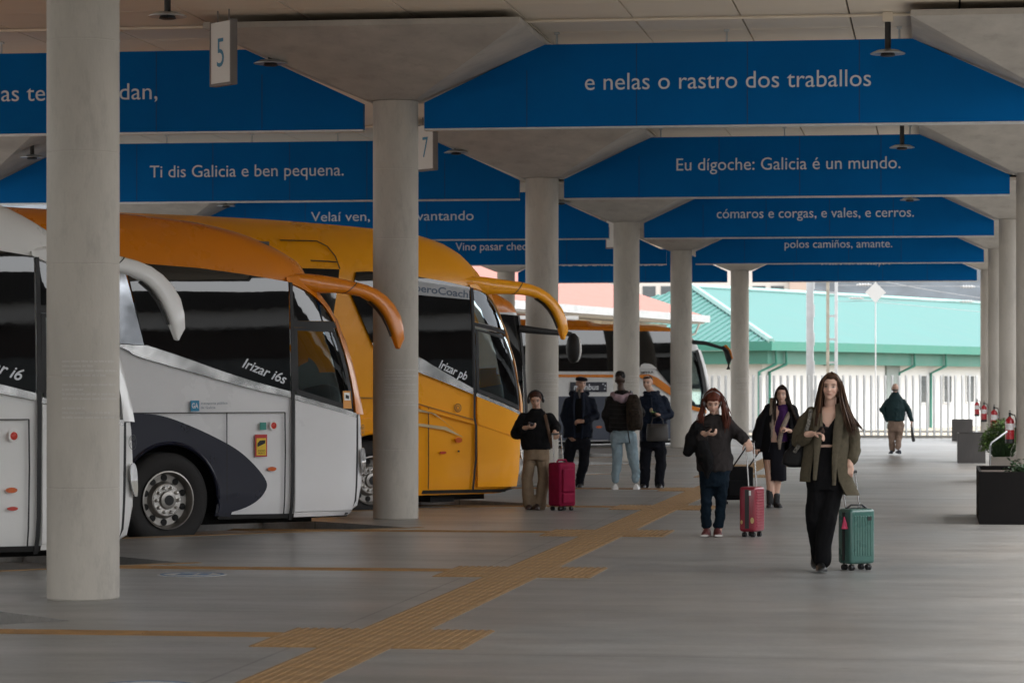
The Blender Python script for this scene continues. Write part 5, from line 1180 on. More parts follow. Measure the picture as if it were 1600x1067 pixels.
locks("hair_locks", [gd((1301, 583, -.075, .004), (1309, 590, -.095, .004), (1314, 604, -.07, .006), (1315, 626, -.06, .008), (1319, 648, -.12, .012), (1322, 670, -.145, .012)), gd((1302, 584, -.04, .006), (1315, 598, -.02, .008), (1322, 632, -.02, .012), (1336, 666, -.09, .02)), gd((1297, 583, -.075, .004), (1288, 590, -.10, .004), (1283, 606, -.085, .006), (1281, 630, -.09, .01), (1278, 655, -.135, .012))], 40, .0060, M_hb2, F.e, 3)
phone(F, P(1284, 673, -.27), 62, 20, M_phone, "black phone in the front woman's right hand", 10)
bg_ = empty("shoulder_bag", F.pos, F.ang, "black shoulder bag hanging at the front woman's elbow", "bag")
mb = MB(); loft(mb, [(*P(1243, 730, .06), .06, .05), (*P(1242, 724, .06), .115, .06), (*P(1244, 706, .06), .10, .055), (*P(1250, 694, .06), .06, .035)])
link_mesh("body", fresh_blob(mb, .01, 5, "body"), mat("bag_black", (.006, .006, .007), .55, spec=.2), bg_, 180)
MB().tube([P(1238, 712, .03), P(1256, 684, -.09), P(1264, 660, -.115), P(1267, 640, -.06), P(1266, 637, .06)], (.016, .004), 6, up=(0, 1, 0)).obj("strap", cloth("strap_pattern", (.20, .19, .17), var=.9, scale=60), bg_, smooth=60)
# green case
e, w_, t, h_, wl, shl, top_, mh = suitcase(F, 1338, 890, 49, 86, 737, 38, .70, mat("case_green", (.045, .125, .105), .32, var=.08, coat=.3, bump=.05), "sea green hard suitcase with pink tassel beside the front woman", "green")
case_wheels(e, w_, t)
for i in range(7): x = -w_ / 2 + .05 + i * (w_ - .1) / 6; MB().b(x - .008, x + .008, -t / 2 - .004, -t / 2 + .004, wl + .07, wl + h_ - .06).obj("rib", shl.data.materials[0], e, bevel=.003)
zp = MB(); q = .006
zp.b(-w_ / 2 - q, -w_ / 2 + q, -.016, .016, wl + .03, wl + h_ - .03).b(-w_ / 2 + .03, w_ / 2 - .03, -.016, .016, wl + h_ - .004, wl + h_ + q).obj("zip_band", M_black, e)
trolley_handle(e, w_, .03, wl + h_, top_, M_alu, .075, (-.05, .02))
MB().tube([(-.1, 0, wl + h_ + .005), (-.06, 0, wl + h_ + .03), (.06, 0, wl + h_ + .03), (.1, 0, wl + h_ + .005)], (.012, .008), 8).obj("carry_handle", M_black, e, smooth=60)
ts = MB(); M_pk = mat("tassel_pink", (.55, .05, .12), .7)
for i in range(14): ts.tube([(-w_ / 2 - .012, -.02, wl + h_ - .07), (-w_ / 2 - .03 + .002 * i, -.03 - .004 * (i % 4), wl + h_ - .12), (-w_ / 2 - .05 + .005 * i, -.035 - .006 * (i % 5), wl + h_ - .17)], .005, 5)
ts.obj("tassel", M_pk, e, smooth=60)
MB().b(w_ / 4 - .02, w_ / 4 + .02, -t / 2 - .006, -t / 2 + .0, wl + h_ - .10, wl + h_ - .07).obj("lock", M_black, e)
# ============ red-haired woman with phone, grey hoodie, red striped case
F = Fig("person", (1113, 838), "red-haired woman in a grey hoodie with headphones looking at her phone", .009); P = F.P
C = P(1114, 629, -.04); M = rot(0, 22, 0)
mb = MB(); head_prims(mb, C, M, .98); capsule_chain(mb, [(P(1116, 640, 0), .050), (P(1117, 654, .03), .055)])
loft(mb, [(*P(1116, 742), .15, .11), (*P(1117, 700), .145, .10), (*P(1117, 665), .15, .09), (*P(1117, 652), .08, .06)])
capsule_chain(mb, [(P(1096, 662), .05), (P(1088, 690, -.05), .042), (P(1103, 677, -.22), .030)]); hand(mb, P(1102, 677, -.22), (1, -.4, -.15), (0, .3, 1), .7, .95, 1)
capsule_chain(mb, [(P(1140, 662), .05), (P(1156, 683, 0), .042), (P(1168, 690, -.08), .032)]); hand(mb, P(1168, 688, -.08), (.2, -.5, -.75), (0, .6, -1), 1.0, 1.0, -1)
for pts in ([(P(1104, 745), .06), (P(1103, 790, -.02), .038), (P(1104, 828, 0), .035)], [(P(1127, 745), .06), (P(1126, 790, .02), .038), (P(1123, 828, 0), .035)]): capsule_chain(mb, pts)
F.body(mb, C, M, .98, SK_L, (.34, .11, .10), (.09, .03, .015), cheek=.35)
mb = MB(); loft(mb, [(*P(1117, 736), .182, .148), (*P(1117, 722), .192, .155), (*P(1117, 700), .178, .143), (*P(1117, 675), .170, .133), (*P(1117, 660), .165, .12), (*P(1117, 652), .115, .10), (*P(1117, 647), .07, .07)])
capsule_chain(mb, [(P(1100, 662), (.075, .085)), (P(1090, 686, -.05), (.075, .075)), (P(1096, 682, -.16), (.065, .065))])
capsule_chain(mb, [(P(1136, 660), (.072, .085)), (P(1152, 677, 0), (.070, .07)), (P(1163, 687, -.06), (.068, .068))])
garment("hoodie", mb, cloth("washed_grey_hoodie", (.038, .033, .033)), F.e, .010, 5, .015, 10, (1, 1, .8), 4, .5)
mb = MB(); capsule_chain(mb, [(P(1090, 668, -.06), .085), (P(1083, 690, -.10), .10), (P(1075, 706, -.10), .065)]); capsule_chain(mb, [(P(1092, 680, -.12), .08), (P(1100, 705, -.16), .09), (P(1106, 730, -.17), .07), (P(1106, 744, -.16), .035)]); capsule_chain(mb, [(P(1083, 690, -.1), .08), (P(1100, 700, -.15), .08)])
j_ = garment("carried_jacket", mb, cloth("black_jacket", (.010, .010, .011), .75), F.e, .010, 4, .022, 9, (1, 1, .6), 6, .5)
mb = MB(); loft(mb, [(*P(1115, 760), .140, .115), (*P(1116, 748), .162, .13), (*P(1116, 732), .168, .135)])
capsule_chain(mb, [(P(1104, 750), (.082, .095)), (P(1103, 790, -.02), (.062, .068)), (P(1104, 820, 0), (.054, .058))]); capsule_chain(mb, [(P(1127, 750), (.082, .095)), (P(1126, 790, .02), (.062, .068)), (P(1123, 820, .0), (.054, .058))])
garment("jeans", mb, cloth("indigo_denim", (.008, .016, .026)), F.e, .010, 5, .012, 12, (1, 1, 1), 7, .4)
mb = MB(); shoe(mb, P(1106, 837, .06), P(1101, 838, -.17), .048, .10); shoe(mb, P(1120, 837, .06), P(1123, 838, -.17), .048, .10); mb.obj("trainers", mat("trainer_maroon", (.10, .025, .025), .6, var=.4, scale=25), F.e, smooth=60)
mb = MB()
for a_, b_ in ((P(1106, 837.6, .07), P(1101, 837.8, -.18)), (P(1120, 837.6, .07), P(1123, 837.8, -.18))): mb.tube([a_ + Vector((0, 0, .008)), b_ + Vector((0, 0, .008))], [(.046, .012), (.046, .012)], 8)
mb.obj("soles", mat("sole_white", (.5, .48, .46), .6), F.e)
M_rh = hairm("hair_copper", (.085, .022, .012))
cap = MB(); cap.ball(C + M @ Vector((0, .024, .042)), (.088, .094, .083), 20, 14, M); cap.ball(C + M @ Vector((0, -.052, .060)), (.062, .034, .032), 14, 9, M); cap.ball(C + M @ Vector((0, .05, -.03)), (.085, .07, .09), 14, 9, M)
garment("hair", cap, M_rh, F.e, .009, 3, .005, 40, (1, 1, .2), 3)
def gd(*q): return [(P(x, y, dp), s) for x, y, dp, s in q]
locks("hair_locks", [gd((1113, 608, -.05, .01), (1101, 618, -.05, .012), (1098, 638, -.03, .018), (1094, 654, -.07, .03), (1092, 664, -.1, .03))], 60, .009, M_rh, F.e, 5, wav=.008)
locks("hair_locks", [gd((1115, 608, -.05, .01), (1128, 618, -.05, .012), (1130, 638, -.04, .02), (1134, 655, -.11, .03), (1135, 672, -.14, .028)), gd((1115, 608, .0, .01), (1130, 622, .02, .015), (1134, 642, .0, .025), (1139, 660, -.09, .03))], 90, .010, M_rh, F.e, 6, wav=.012)
headphones(F, C, M, 1.0, mat("headphone_silver", (.16, .16, .17), .3, metal=.5), "grey headphones on the red-haired woman")
phone(F, P(1107, 671, -.27), 58, 0, M_phone, "black phone in the red-haired woman's hand", 0)
e, w_, t, h_, wl, shl, top_, mh = suitcase(F, 1175, 838, 28, 70, 690, -24, 1.35, mat("case_red", (.235, .012, .030), .38, var=.08, coat=.3), "small red hard suitcase with ribs and pale stickers beside the red-haired woman", "red")
case_wheels(e, w_, t)
for i in range(13): z = wl + .06 + i * (h_ - .12) / 12; MB().b(w_ / 2 - .003, w_ / 2 + .006, -t / 2 + .035, t / 2 - .035, z - .006, z + .006).obj("rib", shl.data.materials[0], e, bevel=.002)
MB().b(-.022, .022, -t / 2 - .006, -t / 2 + .004, wl + .035, wl + h_ - .03).obj("zip_band", M_black, e)
M_st = mat("sticker_cream", (.50, .38, .16), .5)
for x, z, rr in ((w_ / 4 + .012, wl + .12, .020), (-w_ / 2 + .032, wl + .10, .013)): MB().lathe([(0, 0), (rr, 0), (rr, .002), (0, .002)], 14, Matrix.Translation((x, -t / 2 - .001, z)) @ Matrix.Rotation(math.pi / 2, 4, 'X') @ Matrix.Diagonal((1, 1.6, 1, 1))).obj("sticker", M_st, e)
MB().b(w_ / 2 - .075, w_ / 2 - .05, -t / 2 - .003, -t / 2 + .001, wl + h_ - .09, wl + h_ - .04).obj("sticker", M_white, e)
trolley_handle(e, w_, .03, wl + h_, top_, M_alu, .045, (-.03, -.02))
# ============ woman in black coat with cream lining and purple scarf; black case
F = Fig("person", (1210, 793), "woman in a black coat with cream lining, purple scarf and dark slit skirt", .010); P = F.P
C = P(1221, 617, -.03); M = rot(-5, 0, 0)
mb = MB(); head_prims(mb, C, M, .92); capsule_chain(mb, [(P(1222, 628), .048), (P(1222, 642, .02), .055)])
loft(mb, [(*P(1208, 708), .13, .10), (*P(1213, 680), .13, .09), (*P(1219, 642), .13, .08), (*P(1221, 634), .07, .05)])
capsule_chain(mb, [(P(1203, 648), .045), (P(1186, 685), .04), (P(1183, 697, -.05), .03)]); hand(mb, P(1182, 696, -.05), (-.2, -.3, -1), (0, .5, -.5), .9, .95, 1)
capsule_chain(mb, [(P(1238, 655), .045), (P(1243, 680), .04), (P(1233, 673, -.16), .03)]); hand(mb, P(1232, 672, -.18), (-.7, -.3, .3), (0, .4, -1), 1.0, .95, 1)
for pts in ([(P(1202, 705), .08), (P(1203, 745, -.05), .055), (P(1204, 765, -.04), .05), (P(1204, 788, -.02), .035)], [(P(1217, 705), .08), (P(1216, 745), .055), (P(1213, 765, .03), .047), (P(1212, 788, .05), .035)]): capsule_chain(mb, pts)
F.body(mb, C, M, .92, SK_L, (.32, .12, .10), (.03, .02, .015))
mb = MB(); loft(mb, [(*P(1218, 690), .12, .10), (*P(1220, 662), .115, .105), (*P(1222, 642), .10, .09), (*P(1222, 632), .066, .066)])
garment("scarf", mb, cloth("purple_knit", (.065, .022, .105)), F.e, .010, 4, .012, 14, (1, 1, .6), 4, .3)
M_ct = cloth("black_coat", (.010, .010, .012))
sh = open_shell([(*P(1219, 630, .03), .10, .09, .9, 1.0), (*P(1219, 636, .02), .165, .11, .6, .8), (*P(1217, 652), .215, .145, .45, .75), (*P(1215, 690), .235, .165, .40, .75), (*P(1212, 706), .22, .16, .45, .8)], .02, 40, .03)
sh.obj("coat", M_ct, F.e, smooth=60)
mb = MB(); capsule_chain(mb, [(P(1202, 640), (.075, .085)), (P(1192, 660), (.095, .095)), (P(1186, 680), (.098, .10)), (P(1184, 694, -.04), (.07, .075))]); garment("sleeve", mb, M_ct, F.e, .011, 4, .012, 9, (1, 1, .7), 3, .3)
mb = MB(); capsule_chain(mb, [(P(1237, 642), (.075, .085)), (P(1243, 660), (.088, .09)), (P(1245, 680), (.088, .09)), (P(1238, 678, -.10), (.07, .075))]); garment("sleeve", mb, M_ct, F.e, .011, 4, .012, 9, (1, 1, .7), 5, .3)
M_fur = cloth("cream_fleece", (.33, .27, .22), var=.3, scale=50, bump=.8)
for pts in ([P(1206, 622, .03), P(1206, 640, -.085), P(1206, 662, -.125), P(1205, 684, -.14)], [P(1238, 638, -.02), P(1230, 652, -.10), P(1222, 670, -.135), P(1218, 688, -.145), P(1218, 702, -.14)]):
    MB().tube(pts, [(.030, .012)] * (len(pts) - 1) + [(.012, .006)], 8, up=(0, 1, 0)).obj("coat_lining", M_fur, F.e, smooth=60)
mb = MB(); loft(mb, [(*P(1213, 751), .135, .12), (*P(1212, 730), .145, .13), (*P(1209, 705), .15, .125), (*P(1212, 690), .135, .11)])
sk = garment("skirt", mb, cloth("dark_skirt", (.011, .011, .015)), F.e, .010, 4, .010, 8, (1, 1, .3), 8, .3)
co = verts_np(sk.data); x0 = P(1197, 740).x; mask = (co[:, 0] < P(1204, 700).x) & (co[:, 2] < P(1200, 718).z) & (co[:, 1] < .06); co[mask, 1] += .11; sk.data.vertices.foreach_set("co", co.ravel()); sk.data.update()
mb = MB(); capsule_chain(mb, [(P(1203, 768, -.04), .050), (P(1203, 786, -.03), .046)]); capsule_chain(mb, [(P(1213, 773, .03), .048), (P(1213, 788, .04), .044)]); shoe(mb, P(1203, 792.5, .05), P(1202, 793, -.18), .046, .08); shoe(mb, P(1213, 792.5, .1), P(1219, 793, -.12), .046, .08)
mb.v = [(x, y, max(z, .003)) for x, y, z in mb.v]; mb.obj("boots", mat("boot_black", (.010, .010, .012), .45), F.e, smooth=60)
M_dh = hairm("hair_dark_brown", (.022, .012, .008))
cap = MB(); cap.ball(C + M @ Vector((0, .024, .040)), (.078, .084, .078), 18, 12, M); cap.ball(C + M @ Vector((0, .045, -.03)), (.078, .06, .09), 14, 9, M); cap.ball(C + M @ Vector((0, -.030, .082)), (.054, .042, .024), 14, 9, M); loft(cap, [(*P(1226, 650, .05), .12, .04), (*P(1223, 630, .05), .08, .04), (*P(1222, 615, .04), .07, .045)]); garment("hair", cap, M_dh, F.e, .009, 3, .004, 40, (1, 1, .2), 3)
def gd(*q): return [(P(x, y, dp), s) for x, y, dp, s in q]
locks("hair_locks", [gd((1221, 602, -.06, .006), (1214, 607, -.08, .008), (1211, 622, -.05, .012), (1210, 645, -.10, .02), (1211, 664, -.13, .012))], 50, .010, M_dh, F.e, 7)
locks("hair_locks", [gd((1222, 602, -.06, .006), (1229, 607, -.07, .008), (1232, 622, -.03, .014), (1238, 642, -.06, .022), (1246, 660, -.09, .015))], 60, .010, M_dh, F.e, 8)
e, w_, t, h_, wl, shl, top_, mh = suitcase(F, 1151, 787, 48, 52, 700, 15, .55, cloth("black_nylon", (.008, .008, .009), .7), "black soft suitcase standing behind the red-haired woman", "black")
case_wheels(e, w_, t, r=.02); MB().b(-w_ / 2 + .05, w_ / 2 - .05, -t / 2 - .03, -t / 2 + .01, wl + .05, wl + h_ * .6).obj("front_pocket", shl.data.materials[0], e, bevel=.02)
trolley_handle(e, w_, .03, wl + h_, top_, M_black, .11, (.22, -.08), .010)
# ============ woman in black sweater with headphones, beige trousers, raspberry case
F = Fig("person", (838, 796), "woman in black sweater and beige flared trousers with black headphones", .010); P = F.P
C = P(837, 624, -.04); M = rot(0, 24, -4)
mb = MB(); head_prims(mb, C, M, .95); capsule_chain(mb, [(P(838, 632), .05), (P(838, 644, .03), .055)])
loft(mb, [(*P(838, 712), .15, .11), (*P(838, 680), .14, .10), (*P(838, 650), .15, .09), (*P(838, 642), .08, .06)])
capsule_chain(mb, [(P(818, 655), .05), (P(806, 678, -.02), .042), (P(822, 668, -.2), .03)]); hand(mb, P(822, 668, -.2), (1, -.3, .0), (0, .3, 1), .6, .95, 1)
capsule_chain(mb, [(P(859, 655), .05), (P(868, 672, -.02), .042), (P(867, 674, -.14), .032)]); hand(mb, P(868, 672, -.12), (.1, -.5, -.6), (0, .6, -1), 1.0, 1.0, -1)
for pts in ([(P(828, 714), .07), (P(823, 750, -.03), .05), (P(827, 786, .02), .035)], [(P(848, 714), .07), (P(849, 750), .05), (P(843, 786, .04), .035)]): capsule_chain(mb, pts)
F.body(mb, C, M, .95, SK_M, (.28, .10, .09), (.03, .018, .012), cheek=.2)
mb = MB(); loft(mb, [(*P(838, 702), .185, .15), (*P(838, 694), .200, .16), (*P(838, 675), .195, .15), (*P(838, 655), .185, .125), (*P(838, 645), .12, .10), (*P(838, 638), .066, .07)])
capsule_chain(mb, [(P(818, 654), (.08, .085)), (P(807, 677, -.02), (.082, .082)), (P(816, 671, -.14), (.062, .062))]); capsule_chain(mb, [(P(858, 654), (.08, .085)), (P(867, 668, -.02), (.080, .08)), (P(867, 672, -.10), (.062, .062))])
garment("sweater", mb, cloth("black_knit", (.010, .010, .011)), F.e, .010, 5, .010, 8, (1, 1, .7), 2, .25)
mb = MB(); loft(mb, [(*P(838, 718), .17, .14), (*P(838, 698), .165, .135)])
capsule_chain(mb, [(P(828, 714), (.088, .105)), (P(823, 748, -.03), (.074, .08)), (P(825, 772, .0), (.076, .08)), (P(827, 786, .02), (.088, .095))]); capsule_chain(mb, [(P(848, 714), (.088, .105)), (P(849, 748), (.072, .08)), (P(846, 772, .03), (.076, .08)), (P(843, 788, .04), (.092, .095))])
garment("flared_trousers", mb, cloth("beige_twill", (.27, .20, .135)), F.e, .010, 5, .010, 9, (1, 1, .5), 6, .2)
mb = MB(); shoe(mb, P(829, 794, .06), P(825, 795.5, -.15), .048, .08); shoe(mb, P(840, 795, .06), P(837, 796, -.18), .048, .08); mb.obj("trainers", mat("shoe_dark", (.03, .015, .014), .5, var=.4, scale=20), F.e, smooth=60)
M_br = hairm("hair_dark_auburn", (.045, .018, .012))
cap = MB(); cap.ball(C + M @ Vector((0, .020, .040)), (.080, .092, .080), 18, 12, M); cap.ball(C + M @ Vector((0, .05, -.02)), (.07, .06, .08), 14, 9, M); cap.ball(C + M @ Vector((0, .09, .0)), (.045, .045, .05), 12, 8, M); garment("hair", cap, M_br, F.e, .009, 3, .004, 40, (1, 1, .3), 4)
headphones(F, C, M, 1.02, M_black, "black headphones on the woman in the black sweater")
phone(F, P(829, 664, -.24), 65, 0, mat("phone_grey", (.10, .10, .12), .25), "phone in the hand of the woman in the black sweater", 20)
st = MB().tube([P(849, 643, .05), P(852, 650, -.12), P(856, 668, -.155), P(860, 685, -.13), P(862, 700, .0)], (.020, .005), 6, up=(0, 1, 0)).obj("bag_strap", mat("strap_brown", (.10, .055, .032), .6), F.e, smooth=60)
e, w_, t, h_, wl, shl, top_, mh = suitcase(F, 878, 797, 34, 68, 678, 40, .85, cloth("raspberry_nylon", (.270, .012, .050), .55, bump=.15), "raspberry red soft suitcase of the woman in the black sweater", "red")
case_wheels(e, w_, t); MB().b(-w_ / 2 + .04, w_ / 2 - .04, -t / 2 - .03, -t / 2 + .01, wl + .04, wl + h_ * .30).obj("pocket", shl.data.materials[0], e, bevel=.015); MB().b(-w_ / 2 + .04, w_ / 2 - .04, -t / 2 - .03, -t / 2 + .01, wl + h_ * .33, wl + h_ * .86).obj("pocket", shl.data.materials[0], e, bevel=.015)
MB().tube([(-.08, 0, wl + h_), (-.06, 0, wl + h_ + .03), (.06, 0, wl + h_ + .03), (.08, 0, wl + h_)], .012, 8).obj("carry_handle", shl.data.materials[0], e, smooth=60)
trolley_handle(e, w_, .05, wl + h_, top_, M_alu, .075, (-.05, -.0))
# ============ three men talking
def man(foot, label, head, hm, trousers, torso_m, coat_rings, sleeves, hands, legs, shoes_m, shoes, skin, brow, extra=None, hs=1.0, stub=None):
    F = Fig("person", foot, label, .011); P = F.P
    C = P(*head[0]); M = rot(*head[1]); mb = MB(); head_prims(mb, C, M, hs)
    nk = head[2]; capsule_chain(mb, [(P(*nk[0]), .056), (P(*nk[1]), .062)])
    r = coat_rings; loft(mb, [(*P(*q[0]), q[1] * .72, q[2] * .72) for q in r])
    for s in sleeves: capsule_chain(mb, [(P(*p), rr * .58) for p, rr in s])
    for h_ in hands: hand(mb, P(*h_[0]), *h_[1:])
    for l in legs: capsule_chain(mb, [(P(*p), rr * .6) for p, rr in l])
    F.body(mb, C, M, hs, skin, tuple(k * .75 for k in skin), brow, stubble=stub)
    mb = MB(); loft(mb, [(*P(*q[0]), q[1], q[2]) for q in r])
    for s in sleeves: capsule_chain(mb, [(P(*p), (rr, rr)) for p, rr in s])
    garment("jacket", mb, torso_m, F.e, .011, 5, .014, 10, (1, 1, .8), hm, .5)
    mb = MB(); q = legs[0][0][0], legs[1][0][0]; c = ((q[0][0] + q[1][0]) / 2, q[0][1]); loft(mb, [(*P(c[0], c[1] + 10), .165, .125), (*P(c[0], c[1] - 12), .165, .125)])
    for l in legs: capsule_chain(mb, [(P(*p), (rr, rr)) for p, rr in l])
    garment("trousers", mb, trousers, F.e, .011, 5, .013, 10, (1, 1, .8), hm + 1, .4)
    mb = MB()
    for a_, b_ in shoes: shoe(mb, P(*a_), P(*b_), .05, .085)
    mb.v = [(x, y, max(z, .003)) for x, y, z in mb.v]; mb.obj("shoes", shoes_m, F.e, smooth=60)
    return F, P, C, M
M_nv = cloth("navy_parka", (.012, .016, .028), .7); M_nt = cloth("dark_navy_trouser", (.012, .013, .018)); M_blk = mat("shoe_black", (.012, .012, .013), .4)
F, P, C, M = man((905, 761), "older man in dark flat cap and navy parka facing the other two men", [(908, 599, -.04), (18, 4, 4), ((906, 608, 0), (905, 618, .02))], 3, M_nt, M_nv,
    [((903, 684), .235, .165), ((903, 672), .24, .17), ((904, 648), .225, .16), ((905, 630), .20, .135), ((905, 620), .16, .11), ((906, 612), .085, .085)],
    [[((888, 628, 0), .078), ((882, 650, .02), .078), ((888, 674, -.08), .062)], [((923, 628, 0), .078), ((931, 648, .0), .076), ((916, 658, -.20), .06)]],
    [((890, 677, -.1), (.35, -.2, -1), (.6, .5, 0), .6, 1.05, -1), ((911, 658, -.22), (-1, -.2, -.05), (0, .6, -.6), .8, 1.05, -1)],
    [[((893, 692), .105), ((888, 722, .0), .085), ((883, 750, .04), .072), ((883, 756, .04), .07)], [((914, 692), .105), ((912, 722, -.03), .085), ((906, 750, -.02), .072), ((906, 756, -.02), .07)]], M_blk,
    [((885, 759, .1), (880, 760, -.14)), ((907, 761, .04), (906, 762, -.2))], (.44, .27, .20), (.10, .08, .07))
mb = MB(); loft(mb, [(0, 0, 0, .092, .104), (0, -.004, .024, .096, .108), (0, 0, .050, .078, .088), (0, .0, .062, .03, .04)]); mb.v = [tuple(C + M @ Vector((v[0], v[1] + .000, v[2] + .040))) for v in mb.v]
link_mesh("flat_cap", fresh_blob(mb, .009, 3, "flat_cap"), cloth("cap_navy", (.014, .014, .020)), F.e, 180)
mb = MB(); capsule_chain(mb, [(P(893, 615, .06), .045), (P(905, 619, .09), .055), (P(917, 615, .06), .045)]); garment("hood", mb, M_nv, F.e, .011, 4, .01, 10, seed=4)
cap = MB(); cap.ball(C + M @ Vector((0, .035, .01)), (.077, .066, .06), 14, 9, M); garment("hair", cap, hairm("hair_grey", (.10, .09, .085)), F.e, .011, 2, .003)
mb = MB().b(-.022, .022, -.012, .012, -.16, .05); o = MB().tube([P(905, 614, -.085), P(904, 632, -.142), P(904, 650, -.170), P(903, 676, -.178)], [(.03, .006), (.05, .006), (.045, .006), (.03, .006)], 8, up=(0, 1, 0)).obj("shirt_front", cloth("dark_shirt", (.006, .006, .007)), F.e, smooth=60)
M_nv2 = cloth("navy_parka_edge", (.024, .032, .052), .7)
for pts in ([P(899, 613, -.075), P(896, 632, -.140), P(897, 652, -.170), P(898, 684, -.175)], [P(911, 613, -.075), P(912, 632, -.140), P(911, 652, -.168), P(909, 686, -.172)]): MB().tube(pts, [(.016, .010), (.020, .009), (.014, .008), (.012, .008)], 8, up=(0, 1, 0)).obj("jacket_edge", M_nv2, F.e, smooth=60)
MB().tube([P(905, 609, -.07), P(905, 615, -.10), P(906, 622, -.12)], [(.018, .006), (.02, .006), (.006, .004)], 8, up=(0, 1, 0)).obj("collar", cloth("shirt_grey", (.14, .13, .12)), F.e, smooth=60)
# man from behind with backpack
F, P, C, M = man((975, 765), "man seen from behind in dark puffer jacket and light jeans with a backpack", [(969, 594, .02), (168, 0, 0), ((970, 604, .0), (971, 616, .0))], 5, cloth("light_denim", (.27, .36, .41), var=.25, scale=6), cloth("puffer_black", (.016, .015, .015), .55),
    [((973, 673), .20, .15), ((972, 660), .205, .155), ((971, 640), .20, .15), ((971, 626), .19, .125), ((972, 616), .14, .10), ((972, 609), .085, .08)],
    [[((953, 626, 0), .075), ((948, 648, -.0), .078), ((953, 670, .10), .062)], [((991, 626, 0), .075), ((1001, 646, .0), .078), ((992, 664, .12), .06)]],
    [((956, 672, .16), (.4, .6, -.3), (0, .3, 1), .7, 1.0, 1), ((988, 666, .2), (-.8, .4, .1), (0, .3, 1), .7, 1.0, 1)],
    [[((963, 682), .105), ((965, 712, 0), .085), ((962, 738, .02), .066), ((962, 750, .02), .055)], [((985, 682), .105), ((989, 712, 0), .085), ((993, 738, .02), .066), ((993, 750, .02), .055)]], mat("trainer_white", (.62, .61, .60), .5),
    [((962, 765, -.12), (960, 763, .14)), ((993, 765, -.12), (996, 763, .14))], SK_D, (.01, .008, .006))
mb = MB(); capsule_chain(mb, [(P(958, 617, .06), .05), (P(964, 621, -.08), .06), (P(972, 624, -.11), .065), (P(980, 620, -.08), .06), (P(984, 615, .06), .045)]); garment("hood", mb, cloth("hoodie_pink", (.44, .33, .38)), F.e, .010, 4, .008, 12, seed=2)
cap = MB(); cap.ball(C + Vector((0, -.01, .055)), (.080, .088, .062)); cap.ball(C + Vector((0, -.005, .098)), (.070, .074, .045)); garment("hair", cap, hairm("hair_black_curls", (.008, .007, .007)), F.e, .009, 1, .010, 55)
for i in range(6): MB().tube([P(951 + i * .4, 632 + i * 7, -.135 - .01 * (i in (2, 3))), P(971, 633 + i * 7, -.158), P(991 - i * .4, 632 + i * 7, -.13)], .004, 5).obj("quilt_seam", M_rubber, F.e)
bp = empty("backpack", F.pos, F.ang, "dark brown patterned backpack worn on one shoulder by the man in light jeans", "backpack")
mb = MB(); loft(mb, [(*P(992, 672, -.20), .10, .08), (*P(992, 662, -.22), .125, .10), (*P(991, 642, -.22), .125, .095), (*P(990, 626, -.20), .105, .075), (*P(989, 616, -.18), .06, .04)])
link_mesh("bag", fresh_blob(mb, .01, 4, "bag"), cloth("backpack_brown", (.032, .024, .018), .6, var=.8, scale=22), bp, 180)
mb = MB(); loft(mb, [(*P(993, 668, -.31), .07, .03), (*P(993, 648, -.325), .08, .03), (*P(992, 640, -.31), .06, .02)]); link_mesh("pocket", fresh_blob(mb, .01, 3, "pocket"), _mats["backpack_brown"], bp, 180)
MB().tube([P(985, 612, -.1), P(988, 612, .02), P(996, 640, .1)], (.025, .006), 6, up=(1, 0, 0)).tube([P(981, 640, -.19), P(980, 665, -.2), P(984, 692, -.17)], (.009, .004), 6, up=(0, 1, 0)).obj("strap", M_black, bp, smooth=60)
# man with phone and holdall
F, P, C, M = man((1022, 762), "man in navy jacket holding a green-lit phone and a dark holdall", [(1012, 598, -.03), (-18, 6, -3), ((1015, 608, 0), (1018, 618, .02))], 8, M_nt, cloth("navy_jacket", (.012, .018, .034), .65),
    [((1020, 690), .20, .155), ((1021, 672), .215, .16), ((1021, 648), .215, .16), ((1021, 628), .19, .135), ((1019, 618), .14, .10), ((1017, 611), .08, .08)],
    [[((1005, 626, 0), .074), ((1000, 650, -.0), .076), ((1010, 660, -.10), .06)], [((1038, 626, 0), .076), ((1046, 648, .02), .08), ((1031, 652, -.17), .062)]],
    [((1028, 648, -.2), (-.7, -.3, .25), (0, .2, 1), .6, 1.05, 1)],
    [[((1011, 690), .105), ((1008, 722, 0), .088), ((1007, 750, .02), .082), ((1007, 757, .02), .08)], [((1030, 690), .105), ((1033, 722, 0), .088), ((1030, 750, .0), .08), ((1031, 757, .0), .08)]], M_blk,
    [((1008, 761, .1), (1003, 762, -.16)), ((1031, 761, .06), (1030, 762.5, -.2))], SK_M, (.03, .02, .015), stub=.5)
cap = MB(); cap.ball(C + M @ Vector((0, .024, .046)), (.077, .088, .068), 16, 10, M); cap.ball(C + M @ Vector((0, -.04, .078)), (.055, .035, .022), 12, 8, M); garment("hair", cap, hairm("hair_short_brown", (.030, .020, .015)), F.e, .010, 2, .004, 50)
MB().tube([P(1016, 613, -.075), P(1018, 628, -.135), P(1019, 648, -.165), P(1019, 688, -.163)], [(.010, .006)] * 4, 8, up=(0, 1, 0)).obj("zip", M_nv2, F.e, smooth=60)
mb = MB(); capsule_chain(mb, [(P(1008, 614, .02), .035), (P(1012, 617, -.06), .032), (P(1017, 619, -.085), .028)]); capsule_chain(mb, [(P(1028, 613, .02), .035), (P(1025, 617, -.05), .034), (P(1019, 619, -.085), .028)]); garment("collar", mb, _mats["navy_jacket"], F.e, .010, 3, .003)
o = phone(F, P(1021, 646, -.30), 75, 0, mat("phone_case_dark", (.02, .02, .02), .3), "phone with a green screen in the hand of the man with the holdall", 0)
